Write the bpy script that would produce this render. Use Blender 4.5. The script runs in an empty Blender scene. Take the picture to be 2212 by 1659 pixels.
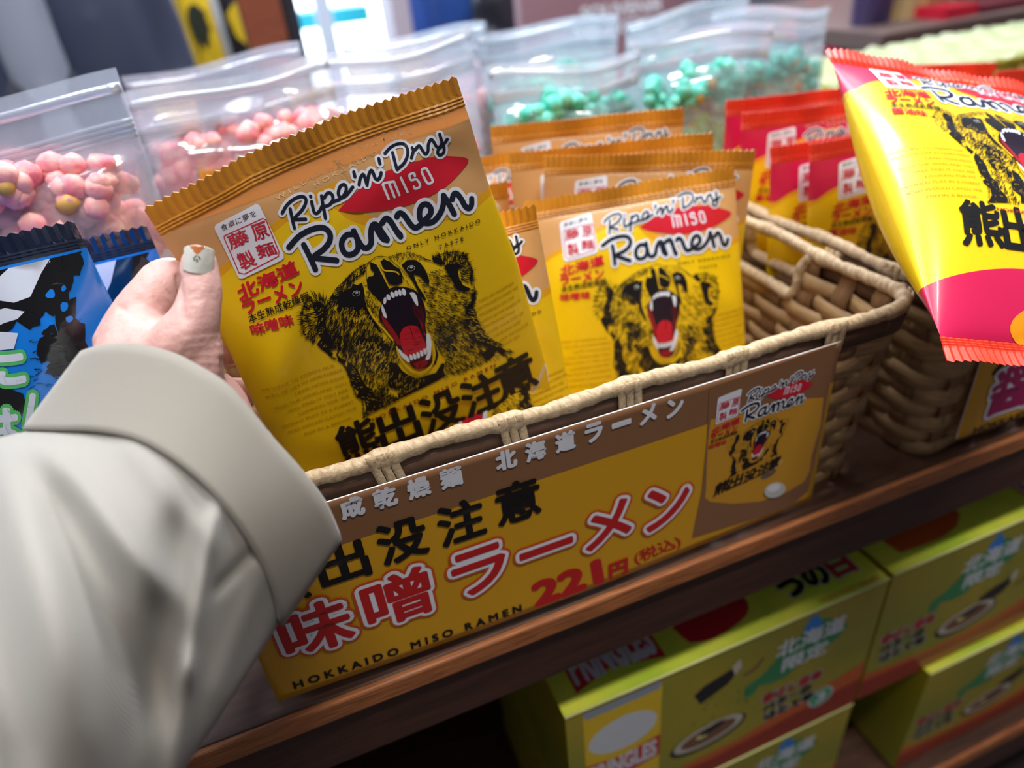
import bpy, bmesh, math, random
import numpy as np, time
from mathutils import Vector, Matrix
from mathutils.geometry import tessellate_polygon
S = bpy.context.scene; COL = S.collection
random.seed(7); RNG = np.random.default_rng(7)

# ---------------- camera ----------------
FPX = 1500.0; CX, CY = 1106.0, 829.5
RW = np.array([[0.92841786, -0.26778952, 0.25754427], [-0.36028762, -0.47961548, 0.80010113], [-0.09073648, -0.83561819, -0.54176482]])
CAM = np.array([0.0, 0.0, 0.30])
cam = bpy.data.cameras.new('camera'); co = bpy.data.objects.new('camera', cam); COL.objects.link(co)
m = np.eye(4); m[:3, 0] = RW[:, 0]; m[:3, 1] = -RW[:, 1]; m[:3, 2] = -RW[:, 2]; m[:3, 3] = CAM
co.matrix_world = Matrix(m.tolist())
cam.sensor_width = 36.0; cam.lens = FPX / 2212 * 36; cam.clip_start = 0.01; cam.clip_end = 60
cam.dof.use_dof = True; cam.dof.focus_distance = 0.288; cam.dof.aperture_fstop = 5.0
S.camera = co
# ---------------- world, lights, exposure ----------------
w = bpy.data.worlds.new('world'); S.world = w; w.use_nodes = True
w.node_tree.nodes['Background'].inputs[0].default_value = (0.80, 0.88, 1.0, 1); w.node_tree.nodes['Background'].inputs[1].default_value = 0.55
def area(loc, aim, size, power, color, sy=None):
    l = bpy.data.lights.new('area_light', 'AREA'); l.energy = power; l.color = color; l.shape = 'RECTANGLE'; l.size = size; l.size_y = sy or size
    o = bpy.data.objects.new('area_light', l); COL.objects.link(o); o.location = loc
    o.rotation_euler = (Vector(aim) - Vector(loc)).to_track_quat('-Z', 'Y').to_euler(); return o
area((0.30, 0.80, 2.05), (0.25, 0.35, 0), 1.3, 28, (0.90, 0.95, 1.0), 0.30)
area((-0.9, 0.50, 2.05), (-0.1, 0.40, 0), 0.9, 10, (0.90, 0.95, 1.0), 0.25)
area((1.4, 1.9, 2.05), (0.8, 1.2, 0), 1.2, 44, (0.93, 0.96, 1.0), 0.30)
area((0.3, 4.6, 1.2), (0.3, 0.5, 0.3), 3.0, 190, (0.80, 0.90, 1.0), 1.6)
area((0.30, -0.38, 2.05), (0.25, 0.25, 0), 0.9, 18.0, (1.0, 0.95, 0.88), 0.12)
vs = S.view_settings; S.display_settings.display_device = 'sRGB'
vs.view_transform = 'Standard'; vs.look = 'None'; vs.exposure = 0.62; vs.gamma = 1.0; vs.use_curve_mapping = False

# ---------------- geometry helpers ----------------
def dbg(*a): pass
def ray(px, py): return RW @ np.array([px - CX, py - CY, FPX + 0 * px])
def onZ(px, py, Z): d = ray(px, py); return CAM + d * ((Z - CAM[2]) / d[2])
def onY(px, py, Y): d = ray(px, py); return CAM + d * ((Y - CAM[1]) / d[1])
def at(px, py, z): return CAM + ray(px, py) * (z / FPX)
def camdir(v): return RW @ np.array(v, float)
def unit(v): v = np.array(v, float); return v / np.linalg.norm(v)
class Plane:
    """rectangular sheet: o = top-left corner, h = along width, d = down"""
    def __init__(s, o, h, d):
        s.o = np.array(o, float); s.h = unit(h); d = np.array(d, float); d = d - d @ s.h * s.h; s.d = unit(d); s.n = np.cross(s.d, s.h)  # towards viewer
    def px(s, p):
        d = ray(p[0], p[1]); t = (s.o - CAM) @ s.n / (s.n @ d); r = CAM - s.o; return (r @ s.h + (s.h @ d) * t, r @ s.d + (s.d @ d) * t)
    def world(s, a, b, z=0): return s.o + s.h * a + s.d * b + s.n * z
    def mat(s, a=0, b=0, z=0):
        m = np.eye(4); m[:3, 0] = s.h; m[:3, 1] = -s.d; m[:3, 2] = s.n; m[:3, 3] = s.world(a, b, z); return Matrix(m.tolist())
def pose(px, st, z=0.45, r0=None, lam=0.01):
    """plane pose from pixel / sheet correspondences, held near a starting orientation"""
    P = np.array(px, float); Q = np.array(st, float); x = (P[:, 0] - CX) / FPX; y = (P[:, 1] - CY) / FPX
    r1, r2 = r0 or ((.909, -.3986, .1236), (.265, .78, .567)); r1 = unit(r1); r2 = np.array(r2, float); r2 = unit(r2 - r2 @ r1 * r1)
    t = np.array([x.mean() * z, y.mean() * z, z]) - r1 * Q[:, 0].mean() - r2 * Q[:, 1].mean()
    def rod(w):
        th = np.linalg.norm(w)
        if th < 1e-12: return np.eye(3)
        k = w / th; K = np.array([[0, -k[2], k[1]], [k[2], 0, -k[0]], [-k[1], k[0], 0]]); return np.eye(3) + math.sin(th) * K + (1 - math.cos(th)) * K @ K
    a0, b0 = r1.copy(), r2.copy(); n0 = np.cross(a0, b0)
    def res(r1, r2, t):
        X = Q[:, :1] * r1 + Q[:, 1:] * r2 + t; n = np.cross(r1, r2); return np.concatenate([X[:, 0] / X[:, 2] - x, X[:, 1] / X[:, 2] - y, lam * (n - n0)])
    for it in range(60):
        q = res(r1, r2, t); J = np.zeros((len(q), 6))
        for i in range(6):
            e = np.zeros(6); e[i] = 1e-6; R = rod(e[:3]); J[:, i] = (res(R @ r1, R @ r2, t + e[3:]) - q) / 1e-6
        dx = -np.linalg.solve(J.T @ J + 1e-8 * np.eye(6), J.T @ q); R = rod(dx[:3]); r1, r2, t = R @ r1, R @ r2, t + dx[3:]
    return Plane(CAM + RW @ t, RW @ r1, RW @ r2), np.abs(res(r1, r2, t)[:-3]).max() * FPX

# ---------------- materials ----------------
def lin(c): return tuple((x / 255 / 12.92) if x / 255 <= 0.04045 else ((x / 255 + 0.055) / 1.055) ** 2.4 for x in c)
MATS = {}
def mat(name, rgb, rough=0.5, spec=0.5, bump=0.0, bscale=200.0, var=0.0, vscale=30.0, metal=0.0, coat=0.0, sss=0.0, emit=0.0, stretch=None, alpha=None, rgb2=None, trans=0.0, sheen=0.0):
    if name in MATS: return MATS[name]
    m = bpy.data.materials.new(name); m.use_nodes = True; nt = m.node_tree; b = nt.nodes['Principled BSDF']; L = nt.links
    c = lin(rgb) + (1,); b.inputs['Base Color'].default_value = c; b.inputs['Roughness'].default_value = rough
    b.inputs['Specular IOR Level'].default_value = spec; b.inputs['Metallic'].default_value = metal; b.inputs['Coat Weight'].default_value = coat; b.inputs['Coat Roughness'].default_value = 0.08
    if sss: b.inputs['Subsurface Weight'].default_value = sss; b.inputs['Subsurface Radius'].default_value = (0.012, 0.004, 0.002); b.inputs['Subsurface Scale'].default_value = 0.3
    if sheen: b.inputs['Sheen Weight'].default_value = sheen
    if trans: b.inputs['Transmission Weight'].default_value = trans
    if emit: b.inputs['Emission Color'].default_value = c; b.inputs['Emission Strength'].default_value = emit
    if bump or var or rgb2:
        tc = nt.nodes.new('ShaderNodeTexCoord'); mp = nt.nodes.new('ShaderNodeMapping'); L.new(tc.outputs['Object'], mp.inputs[0])
        if stretch: mp.inputs['Scale'].default_value = stretch
    if var or rgb2:
        n = nt.nodes.new('ShaderNodeTexNoise'); n.inputs['Scale'].default_value = vscale; n.inputs['Detail'].default_value = 5; L.new(mp.outputs[0], n.inputs[0])
        r = nt.nodes.new('ShaderNodeValToRGB'); L.new(n.outputs[0], r.inputs[0]); r.color_ramp.elements[0].position = 0.35; r.color_ramp.elements[1].position = 0.65
        c2 = lin(rgb2) if rgb2 else tuple(min(1, x * (1 + var)) for x in c[:3]); c1 = c[:3] if rgb2 else tuple(x * (1 - var) for x in c[:3])
        r.color_ramp.elements[0].color = tuple(c1) + (1,); r.color_ramp.elements[1].color = tuple(c2) + (1,); L.new(r.outputs[0], b.inputs['Base Color'])
    if bump:
        n2 = nt.nodes.new('ShaderNodeTexNoise'); n2.inputs['Scale'].default_value = bscale; n2.inputs['Detail'].default_value = 4; L.new(mp.outputs[0], n2.inputs[0])
        bp = nt.nodes.new('ShaderNodeBump'); bp.inputs['Strength'].default_value = bump; bp.inputs['Distance'].default_value = 0.001; L.new(n2.outputs[0], bp.inputs['Height']); L.new(bp.outputs[0], b.inputs['Normal'])
    MATS[name] = m; return m
def fibre(name, c1, c2, sx=60, sy=900, rough=0.55, bump=0.6, c3=None):
    """streaky fibre material following the 'flow' attribute"""
    if name in MATS: return MATS[name]
    m = mat(name, c1, rough, 0.4); nt = m.node_tree; L = nt.links; b = nt.nodes['Principled BSDF']
    a = nt.nodes.new('ShaderNodeAttribute'); a.attribute_name = 'flow'; mp = nt.nodes.new('ShaderNodeMapping'); mp.inputs['Scale'].default_value = (sx, sy, 1); L.new(a.outputs['Vector'], mp.inputs[0])
    n = nt.nodes.new('ShaderNodeTexNoise'); n.inputs['Scale'].default_value = 1.0; n.inputs['Detail'].default_value = 6; n.inputs['Roughness'].default_value = .7; L.new(mp.outputs[0], n.inputs[0])
    r = nt.nodes.new('ShaderNodeValToRGB'); r.color_ramp.elements[0].position = .3; r.color_ramp.elements[1].position = .68; r.color_ramp.elements[0].color = lin(c2) + (1,); r.color_ramp.elements[1].color = lin(c1) + (1,)
    L.new(n.outputs[0], r.inputs[0]); L.new(r.outputs[0], b.inputs['Base Color'])
    bp = nt.nodes.new('ShaderNodeBump'); bp.inputs['Strength'].default_value = bump; bp.inputs['Distance'].default_value = .0006; L.new(n.outputs[0], bp.inputs['Height']); L.new(bp.outputs[0], b.inputs['Normal'])
    return m
def film(name, rgb, rough=0.12, opac=0.25, gloss=0.22):
    """clear plastic film: see-through, slightly milky, glossy"""
    if name in MATS: return MATS[name]
    m = bpy.data.materials.new(name); m.use_nodes = True; nt = m.node_tree; L = nt.links; nt.nodes.remove(nt.nodes['Principled BSDF'])
    out = nt.nodes['Material Output']; t = nt.nodes.new('ShaderNodeBsdfTransparent'); d = nt.nodes.new('ShaderNodeBsdfDiffuse'); tl = nt.nodes.new('ShaderNodeBsdfTranslucent')
    g = nt.nodes.new('ShaderNodeBsdfGlossy'); g.inputs['Roughness'].default_value = rough; d.inputs[0].default_value = lin(rgb) + (1,); tl.inputs[0].default_value = lin(rgb) + (1,)
    a = nt.nodes.new('ShaderNodeMixShader'); a.inputs[0].default_value = 0.5; L.new(d.outputs[0], a.inputs[1]); L.new(tl.outputs[0], a.inputs[2])
    b = nt.nodes.new('ShaderNodeMixShader'); b.inputs[0].default_value = opac; L.new(t.outputs[0], b.inputs[1]); L.new(a.outputs[0], b.inputs[2])
    fr = nt.nodes.new('ShaderNodeLayerWeight'); fr.inputs[0].default_value = 0.35
    mr = nt.nodes.new('ShaderNodeMapRange'); mr.inputs['To Min'].default_value = gloss * 0.5; mr.inputs['To Max'].default_value = min(1, gloss * 2.5); L.new(fr.outputs['Fresnel'], mr.inputs[0])
    c = nt.nodes.new('ShaderNodeMixShader'); L.new(mr.outputs[0], c.inputs[0]); L.new(b.outputs[0], c.inputs[1]); L.new(g.outputs[0], c.inputs[2]); L.new(c.outputs[0], out.inputs[0])
    tc = nt.nodes.new('ShaderNodeTexCoord'); n2 = nt.nodes.new('ShaderNodeTexNoise'); n2.inputs['Scale'].default_value = 28; n2.inputs['Detail'].default_value = 3; L.new(tc.outputs['Object'], n2.inputs[0])
    bp = nt.nodes.new('ShaderNodeBump'); bp.inputs['Strength'].default_value = 0.5; bp.inputs['Distance'].default_value = 0.004; L.new(n2.outputs[0], bp.inputs['Height']); L.new(bp.outputs[0], g.inputs['Normal'])
    MATS[name] = m; return m

# ---------------- object helpers ----------------
def link(name, mesh, parent=None, mats=None, smooth=None):
    o = bpy.data.objects.new(name, mesh); COL.objects.link(o)
    if parent is not None: o.parent = parent
    for mm in (mats or []): mesh.materials.append(mm)
    if smooth is not None: mesh.polygons.foreach_set('use_smooth', [smooth] * len(mesh.polygons))
    return o
def tag(o, label, cat, group=None, kind=None):
    o['label'] = label; o['category'] = cat
    if group: o['group'] = group
    if kind: o['kind'] = kind
    return o
def struct(o): o['kind'] = 'structure'; return o
def mesh_of(name, V, F, mi=None):
    me = bpy.data.meshes.new(name); me.from_pydata([tuple(map(float, v)) for v in V], [], F)
    if mi is not None: me.polygons.foreach_set('material_index', mi)
    me.update(); return me
class MB:
    def __init__(s): s.V = []; s.F = []; s.mi = []; s.fl = {}
    def flow(s, k0, arr):
        for i, a in enumerate(arr): s.fl[k0 + i] = a
    def add(s, V, F, mi=0):
        k = len(s.V); s.V += [tuple(map(float, v)) for v in V]; s.F += [tuple(i + k for i in f) for f in F]; s.mi += [mi] * len(F)
    def box(s, a, b, mi=0, M=None):
        x0, y0, z0 = a; x1, y1, z1 = b; V = [(x0, y0, z0), (x1, y0, z0), (x1, y1, z0), (x0, y1, z0), (x0, y0, z1), (x1, y0, z1), (x1, y1, z1), (x0, y1, z1)]
        if M is not None: V = [M @ Vector(v) for v in V]
        s.add(V, [(0, 3, 2, 1), (4, 5, 6, 7), (0, 1, 5, 4), (1, 2, 6, 5), (2, 3, 7, 6), (3, 0, 4, 7)], mi)
    def tube(s, P, r, n=10, mi=0, rs=None, flat=1.0, caps=True, closed=False, up=(0, 0, 1)):
        P = np.array(P, float); N = len(P); V = []
        for i in range(N):
            t = unit(P[(i + 1) % N] - P[i - 1]) if closed else unit(P[min(i + 1, N - 1)] - P[max(i - 1, 0)])
            u = np.cross(t, np.array(up, float));
            if np.linalg.norm(u) < 1e-3: u = np.cross(t, (0, 1, 0))
            u = unit(u); v = np.cross(t, u); rr = rs[i] if rs is not None else r
            for k in range(n):
                a = 2 * math.pi * k / n; V.append(P[i] + u * math.cos(a) * rr + v * math.sin(a) * rr * flat)
        F = []
        for i in range(N if closed else N - 1):
            for k in range(n): j = (i + 1) % N; F.append((i * n + k, i * n + (k + 1) % n, j * n + (k + 1) % n, j * n + k))
        if caps and not closed: F += [tuple(range(n))[::-1], tuple((N - 1) * n + k for k in range(n))]
        s.add(V, F, mi)
    def strip(s, P, W, T, mi=0):
        """flat strap along P, half-width vectors W[i], half-thickness vectors T[i]"""
        V = []; N = len(P)
        for p, w_, t in zip(P, W, T): p = np.array(p); V += [p - w_ - t, p + w_ - t * .6, p + w_ + t * .6, p + t, p - w_ + t * .6] if False else [p - w_ - t * .3, p - t, p + w_ - t * .3, p + w_ + t * .3, p + t, p - w_ + t * .3]
        F = []
        for i in range(N - 1):
            for k in range(6): F.append((i * 6 + k, i * 6 + (k + 1) % 6, (i + 1) * 6 + (k + 1) % 6, (i + 1) * 6 + k))
        F += [tuple(range(6))[::-1], tuple((N - 1) * 6 + k for k in range(6))]; s.add(V, F, mi)
    def build(s, name, mats, parent=None, smooth=True):
        me = mesh_of(name, s.V, s.F, s.mi); o = link(name, me, parent, mats if isinstance(mats, list) else [mats], smooth)
        if s.fl:
            at_ = me.attributes.new('flow', 'FLOAT_VECTOR', 'POINT'); d = np.zeros((len(s.V), 3))
            for i, a in s.fl.items(): d[i] = a
            at_.data.foreach_set('vector', d.ravel())
        bm = bmesh.new(); bm.from_mesh(me); bmesh.ops.recalc_face_normals(bm, faces=bm.faces); bm.to_mesh(me); bm.free(); return o
def bevel(o, wd=0.001, seg=2, ang=0.6):
    md = o.modifiers.new('bevel', 'BEVEL'); md.width = wd; md.segments = seg; md.limit_method = 'ANGLE'; md.angle_limit = ang; return o

def _ico():
    b = bmesh.new(); bmesh.ops.create_icosphere(b, subdivisions=2, radius=1.0); b.verts.ensure_lookup_table(); V = np.array([v.co[:] for v in b.verts]); F = [tuple(v.index for v in f.verts) for f in b.faces]; b.free(); return V, F
ICOV, ICOF = _ico()
class Blob:
    def __init__(s): s.V = []; s.F = []; s.mi = []; s.n = 0
    def ball(s, c, r, mi=0, V=None): s.V.append((ICOV if V is None else V) * r + np.array(tuple(c), float)); k = s.n; s.F += [(a + k, b + k, c_ + k) for a, b, c_ in ICOF]; s.mi += [mi] * len(ICOF); s.n += len(ICOV)
    def mesh(s, name): return mesh_of(name, np.vstack(s.V), s.F, s.mi)
# ---------------- flat artwork (print) ----------------
def smoothline(P, k=6):
    P = np.array(P, float)
    if len(P) < 3 or k < 2: return P
    Q = np.vstack([2 * P[0] - P[1], P, 2 * P[-1] - P[-2]]); out = []
    for i in range(1, len(Q) - 2):
        for t in np.arange(k) / k:
            a, b, c, d = Q[i - 1], Q[i], Q[i + 1], Q[i + 2]
            out.append(0.5 * (2 * b + (c - a) * t + (2 * a - 5 * b + 4 * c - d) * t * t + (3 * b - a - 3 * c + d) * t ** 3))
    out.append(P[-1]); return np.array(out)
_TX = {}
def textmesh(s, bold=0.0):
    key = (s, bold)
    if key in _TX: return _TX[key]
    cu = bpy.data.curves.new('t', 'FONT'); cu.body = s; cu.size = 1.0; cu.resolution_u = 3; cu.fill_mode = 'FRONT'
    o = bpy.data.objects.new('t', cu); COL.objects.link(o); dg = bpy.context.evaluated_depsgraph_get(); me = o.evaluated_get(dg).to_mesh()
    V = np.array([v.co[:2] for v in me.vertices]).reshape(-1, 2); F = [tuple(p.vertices) for p in me.polygons]; o.evaluated_get(dg).to_mesh_clear()
    bpy.data.objects.remove(o); bpy.data.curves.remove(cu); _TX[key] = (V, F); return V, F
def inside(poly, P):
    poly = np.array(poly); P = np.array(P); x, y = P[:, 0], P[:, 1]; r = np.zeros(len(P), bool); j = len(poly) - 1
    for i in range(len(poly)):
        a, b = poly[i], poly[j]; c = ((a[1] > y) != (b[1] > y)); t = (b[0] - a[0]) * (y - a[1]) / ((b[1] - a[1]) if b[1] != a[1] else 1e-9) + a[0]; r ^= c & (x < t); j = i
    return r
class Art:
    """collects coloured 2-D shapes; T turns author coordinates into sheet metres"""
    def __init__(s, T=None): s.it = []; s.T = T or (lambda p: p)
    def raw(s, V, F, m, l, T=None):
        T = T or s.T; s.it.append((np.stack(T(np.array(V, float).reshape(-1, 2).T), 1), F, m, l))
    def poly(s, P, m, l, T=None, k=1):
        P = np.array(P, float)
        if k > 1: P = smoothline(np.vstack([P, P[:1]]), k)[:-1]
        F = [tuple(f) for f in tessellate_polygon([[Vector((p[0], p[1], 0)) for p in P]])]; s.raw(P, F, m, l, T)
    def ell(s, c, rx, ry, ang, m, l, T=None, n=24):
        a = np.arange(n) * 2 * math.pi / n; ca, sa = math.cos(ang), math.sin(ang)
        P = [(c[0] + rx * math.cos(t) * ca - ry * math.sin(t) * sa, c[1] + rx * math.cos(t) * sa + ry * math.sin(t) * ca) for t in a]; s.raw(P, [tuple(range(n))], m, l, T)
    def stroke(s, P, wd, m, l, T=None, k=6, taper=False, cap=True):
        P = smoothline(P, k); V = []; F = []; n = len(P)
        d = np.gradient(P, axis=0); d /= np.maximum(np.linalg.norm(d, axis=1), 1e-9)[:, None]; N = np.stack([-d[:, 1], d[:, 0]], 1)
        for i in range(n):
            h = wd / 2 * ((1 - i / (n - 1)) if taper else 1) + (1e-4 * wd); V += [P[i] + N[i] * h, P[i] - N[i] * h]
        F = [(2 * i, 2 * i + 1, 2 * i + 3, 2 * i + 2) for i in range(n - 1)]; s.raw(V, F, m, l, T)
        if cap and not taper:
            for i in ([0, n - 1] + (list(range(2, n - 2, 3)) if k > 1 else list(range(1, n - 1)))): s.ell(P[i], wd / 2, wd / 2, 0, m, l + .1 + .8 * i / n, T, 12)
    def text(s, t, quad, m, l, bold=0.0, T=None):
        """quad = tl, tr, br, bl in author coordinates; ink box of the text is mapped on it"""
        V0, F = textmesh(t); a = V0.min(0); b = V0.max(0); q = np.array(quad, float)
        for j in range(8 if bold else 1):
            V = V0 + (bold * np.array([math.cos(j * .785), math.sin(j * .785)]) if bold else 0); U = (V - a) / (b - a)
            P = [(q[3] * (1 - u) + q[2] * u) * (1 - v) + (q[0] * (1 - u) + q[1] * u) * v for u, v in U]; s.raw(P, F, m, l + j * .09, T)
    def line(s, t, p0, p1, cap, m, l, bold=0.0, T=None, lean=0.0):
        """one text line along p0-p1 (author coords); cap = letter height in sheet metres"""
        T = T or s.T; a = np.array(T(p0)); b = np.array(T(p1)); e = unit(b - a); u = np.array([e[1], -e[0]]) * cap + e * lean * cap
        V, F = textmesh(t); mn = V.min(0); mx = V.max(0)
        for j in range(8 if bold else 1):
            W = V + (bold * np.array([math.cos(j * .785), math.sin(j * .785)]) if bold else 0)
            X = (W[:, 0] - mn[0]) / (mx[0] - mn[0]); Y = W[:, 1] / 0.73; s.it.append((a + X[:, None] * (b - a) + Y[:, None] * u, F, m, l + j * .09))
    def hair(s, region, n, dirf, length, wd, m, l, T=None, jit=0.25):
        R = np.array(region, float); lo = R.min(0); hi = R.max(0); P = RNG.uniform(lo, hi, (n * 4, 2)); P = P[inside(R, P)][:n]
        V = []; F = []
        for p in P:
            d = unit(dirf(p) if callable(dirf) else dirf); a = RNG.normal(0, jit); d = np.array([d[0] * math.cos(a) - d[1] * math.sin(a), d[0] * math.sin(a) + d[1] * math.cos(a)])
            L = length * RNG.uniform(.5, 1.3); h = np.array([-d[1], d[0]]) * wd * RNG.uniform(.6, 1.2) / 2; k = len(V); c = h * RNG.uniform(-1.5, 1.5)
            V += [p - h, p + h, p + d * L * .5 + h * .7 + c, p + d * L * .5 - h * .7 + c, p + d * L]; F += [(k, k + 1, k + 2, k + 3), (k + 3, k + 2, k + 4)]
        if V: s.raw(V, F, m, l + np.repeat(RNG.uniform(0, .9, len(V) // 5), 5), T)
    def fringe(s, line, n, out, length, wd, m, l, T=None, jit=0.3):
        """hairs rooted on a line, pointing along out (vector or function)"""
        P = smoothline(line, 5); V = []; F = []
        for q in range(n):
            f = RNG.uniform(0, len(P) - 1.001); i = int(f); p = P[i] + (P[i + 1] - P[i]) * (f - i); tg = unit(P[i + 1] - P[i])
            d = unit(out(p) if callable(out) else out); a = RNG.normal(0, jit); d = np.array([d[0] * math.cos(a) - d[1] * math.sin(a), d[0] * math.sin(a) + d[1] * math.cos(a)])
            L = length * RNG.uniform(.5, 1.2); h = np.array([-d[1], d[0]]) * wd / 2; p = p - d * L * .3; k = len(V); V += [p - h, p + h, p + d * L]; F += [(k, k + 1, k + 2)]
        s.raw(V, F, m, l + np.repeat(RNG.uniform(0, .9, len(V) // 3), 3), T)
    def merge(s, o, f, dl=0, skip=()):
        for V, F, m, l in o.it:
            if m.name not in skip: s.it.append((np.stack(f(np.array(V).T), 1), F, m, l + dl))
    def mesh(s, surf, mats, cell=0.0035, dz=0.00008, z0=0.00016, extra=None):
        """one mesh: surf(a,b,z)->point. extra=(V,F,mi) base surface already in final coordinates"""
        bm = bmesh.new(); names = [x.name for x in mats]
        for V, F, m, l in s.it:
            l = np.broadcast_to(l, (len(V),)); vs_ = [bm.verts.new((v[0], v[1], q)) for v, q in zip(V, l)]; mi = names.index(m.name)
            for f in F:
                try: bm.faces.new([vs_[i] for i in f]).material_index = mi
                except ValueError: pass
        if cell:
            co_ = np.array([v.co[:2] for v in bm.verts]); lo = co_.min(0); hi = co_.max(0)
            for ax in (0, 1):
                for c in np.arange(math.ceil(lo[ax] / cell) * cell, hi[ax], cell):
                    pc = [0, 0, 0]; pc[ax] = c; nn = [0, 0, 0]; nn[ax] = 1
                    bmesh.ops.bisect_plane(bm, geom=bm.verts[:] + bm.edges[:] + bm.faces[:], plane_co=pc, plane_no=nn, dist=1e-7)
        A = np.array([v.co[:] for v in bm.verts]); bm.verts.index_update(); F = [tuple(v.index for v in f.verts) for f in bm.faces]; mi = [f.material_index for f in bm.faces]; bm.free()
        W = surf(A[:, 0], A[:, 1], z0 + A[:, 2] * dz)
        # face the viewer side
        out = []
        for f in F:
            a, b, c = A[f[0]], A[f[1]], A[f[2]]; cr = (b[0] - a[0]) * (c[1] - a[1]) - (b[1] - a[1]) * (c[0] - a[0]); out.append(f if cr < 0 else f[::-1])
        V = [tuple(map(float, p)) for p in W]; F = out
        if extra is not None:
            k = len(extra[0]); V = [tuple(map(float, v)) for v in extra[0]] + V; F = list(extra[1]) + [tuple(i + k for i in f) for f in F]; mi = list(extra[2]) + mi
        me = mesh_of('print', V, F, mi)
        for x in mats: me.materials.append(x)
        me.polygons.foreach_set('use_smooth', [True] * len(F)); return me
def homog(src, dst):
    A = []
    for (a, b), (u, v) in zip(src, dst): A.append([a, b, 1, 0, 0, 0, -u * a, -u * b, -u]); A.append([0, 0, 0, a, b, 1, -v * a, -v * b, -v])
    H = np.linalg.svd(np.array(A))[2][-1].reshape(3, 3)
    def f(p): q = H @ np.array([p[0], p[1], 1.0 + 0 * p[0]]); return (q[0] / q[2], q[1] / q[2])
    return f
def C(x0, y0, k): return lambda p: (x0 + p[0] / k, y0 + p[1] / k)
# ---------------- ramen packet print ----------------
HELD = Plane(at(308, 470, 0.2562), camdir((.909, -.3986, .1236)), camdir((.265, .78, .567)))
W_, H_ = 0.129, 0.172
def px2s(p): return HELD.px(p)
def TC(x0, y0, k): f = C(x0, y0, k); return lambda p: px2s(f(p))
K_INK = mat('ink_black', (20, 18, 20), 0.32); K_NAVY = mat('ink_navy', (26, 32, 50), 0.3); K_WHITE = mat('ink_white', (232, 236, 246), 0.35)
K_RED = mat('ink_red', (206, 28, 48), 0.32); K_DRED = mat('ink_dark_red', (158, 22, 34), 0.35); K_MAROON = mat('ink_maroon', (84, 14, 30), 0.35)
K_GOLDTX = mat('ink_gold_text', (188, 138, 14), 0.35); K_TANTX = mat('ink_tan_text', (244, 206, 156), 0.35); K_MOUTH = mat('ink_mouth', (30, 16, 34), 0.3)
K_YEL = mat('packet_yellow', (243, 200, 12), 0.33, bump=0.12, bscale=45, coat=0.25); K_GOLD = mat('packet_gold', (232, 166, 22), 0.33, bump=0.12, bscale=45, coat=0.25)
K_TAN = mat('packet_tan', (216, 164, 106), 0.34, bump=0.12, bscale=45, coat=0.25); K_PINK = mat('packet_crimson', (206, 26, 78), 0.33, bump=0.12, bscale=45, coat=0.3)
K_SEALO = mat('seal_orange', (212, 142, 40), 0.36, var=0.12, vscale=60); K_SEALR = mat('seal_red', (226, 58, 34), 0.36, var=0.12, vscale=60)
K_BOWL = mat('ink_bowl_grey', (104, 100, 92), 0.35); K_BOWL2 = mat('ink_bowl_brown', (130, 84, 44), 0.35); K_ORG = mat('ink_orange', (240, 150, 20), 0.35)
K_BROWN = mat('ink_brown_text', (120, 76, 50), 0.4); K_EYE = mat('ink_eye_white', (205, 205, 200), 0.35); K_STAMP = mat('ink_stamp_red', (200, 40, 62), 0.35); K_FURY = mat('ink_fur_yellow', (236, 194, 30), 0.33)
A_, B_, C_, D_ = TC(640, 530, 7.373), TC(860, 530, 7.373), TC(640, 720, 7.373), TC(860, 690, 7.373)
E_, F_, G_, H__ = TC(600, 280, 9.217), TC(780, 280, 7.9), TC(600, 400, 8.508), TC(820, 400, 8.508)
I_, J_ = TC(460, 440, 5.529), TC(560, 780, 7.213)

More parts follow.
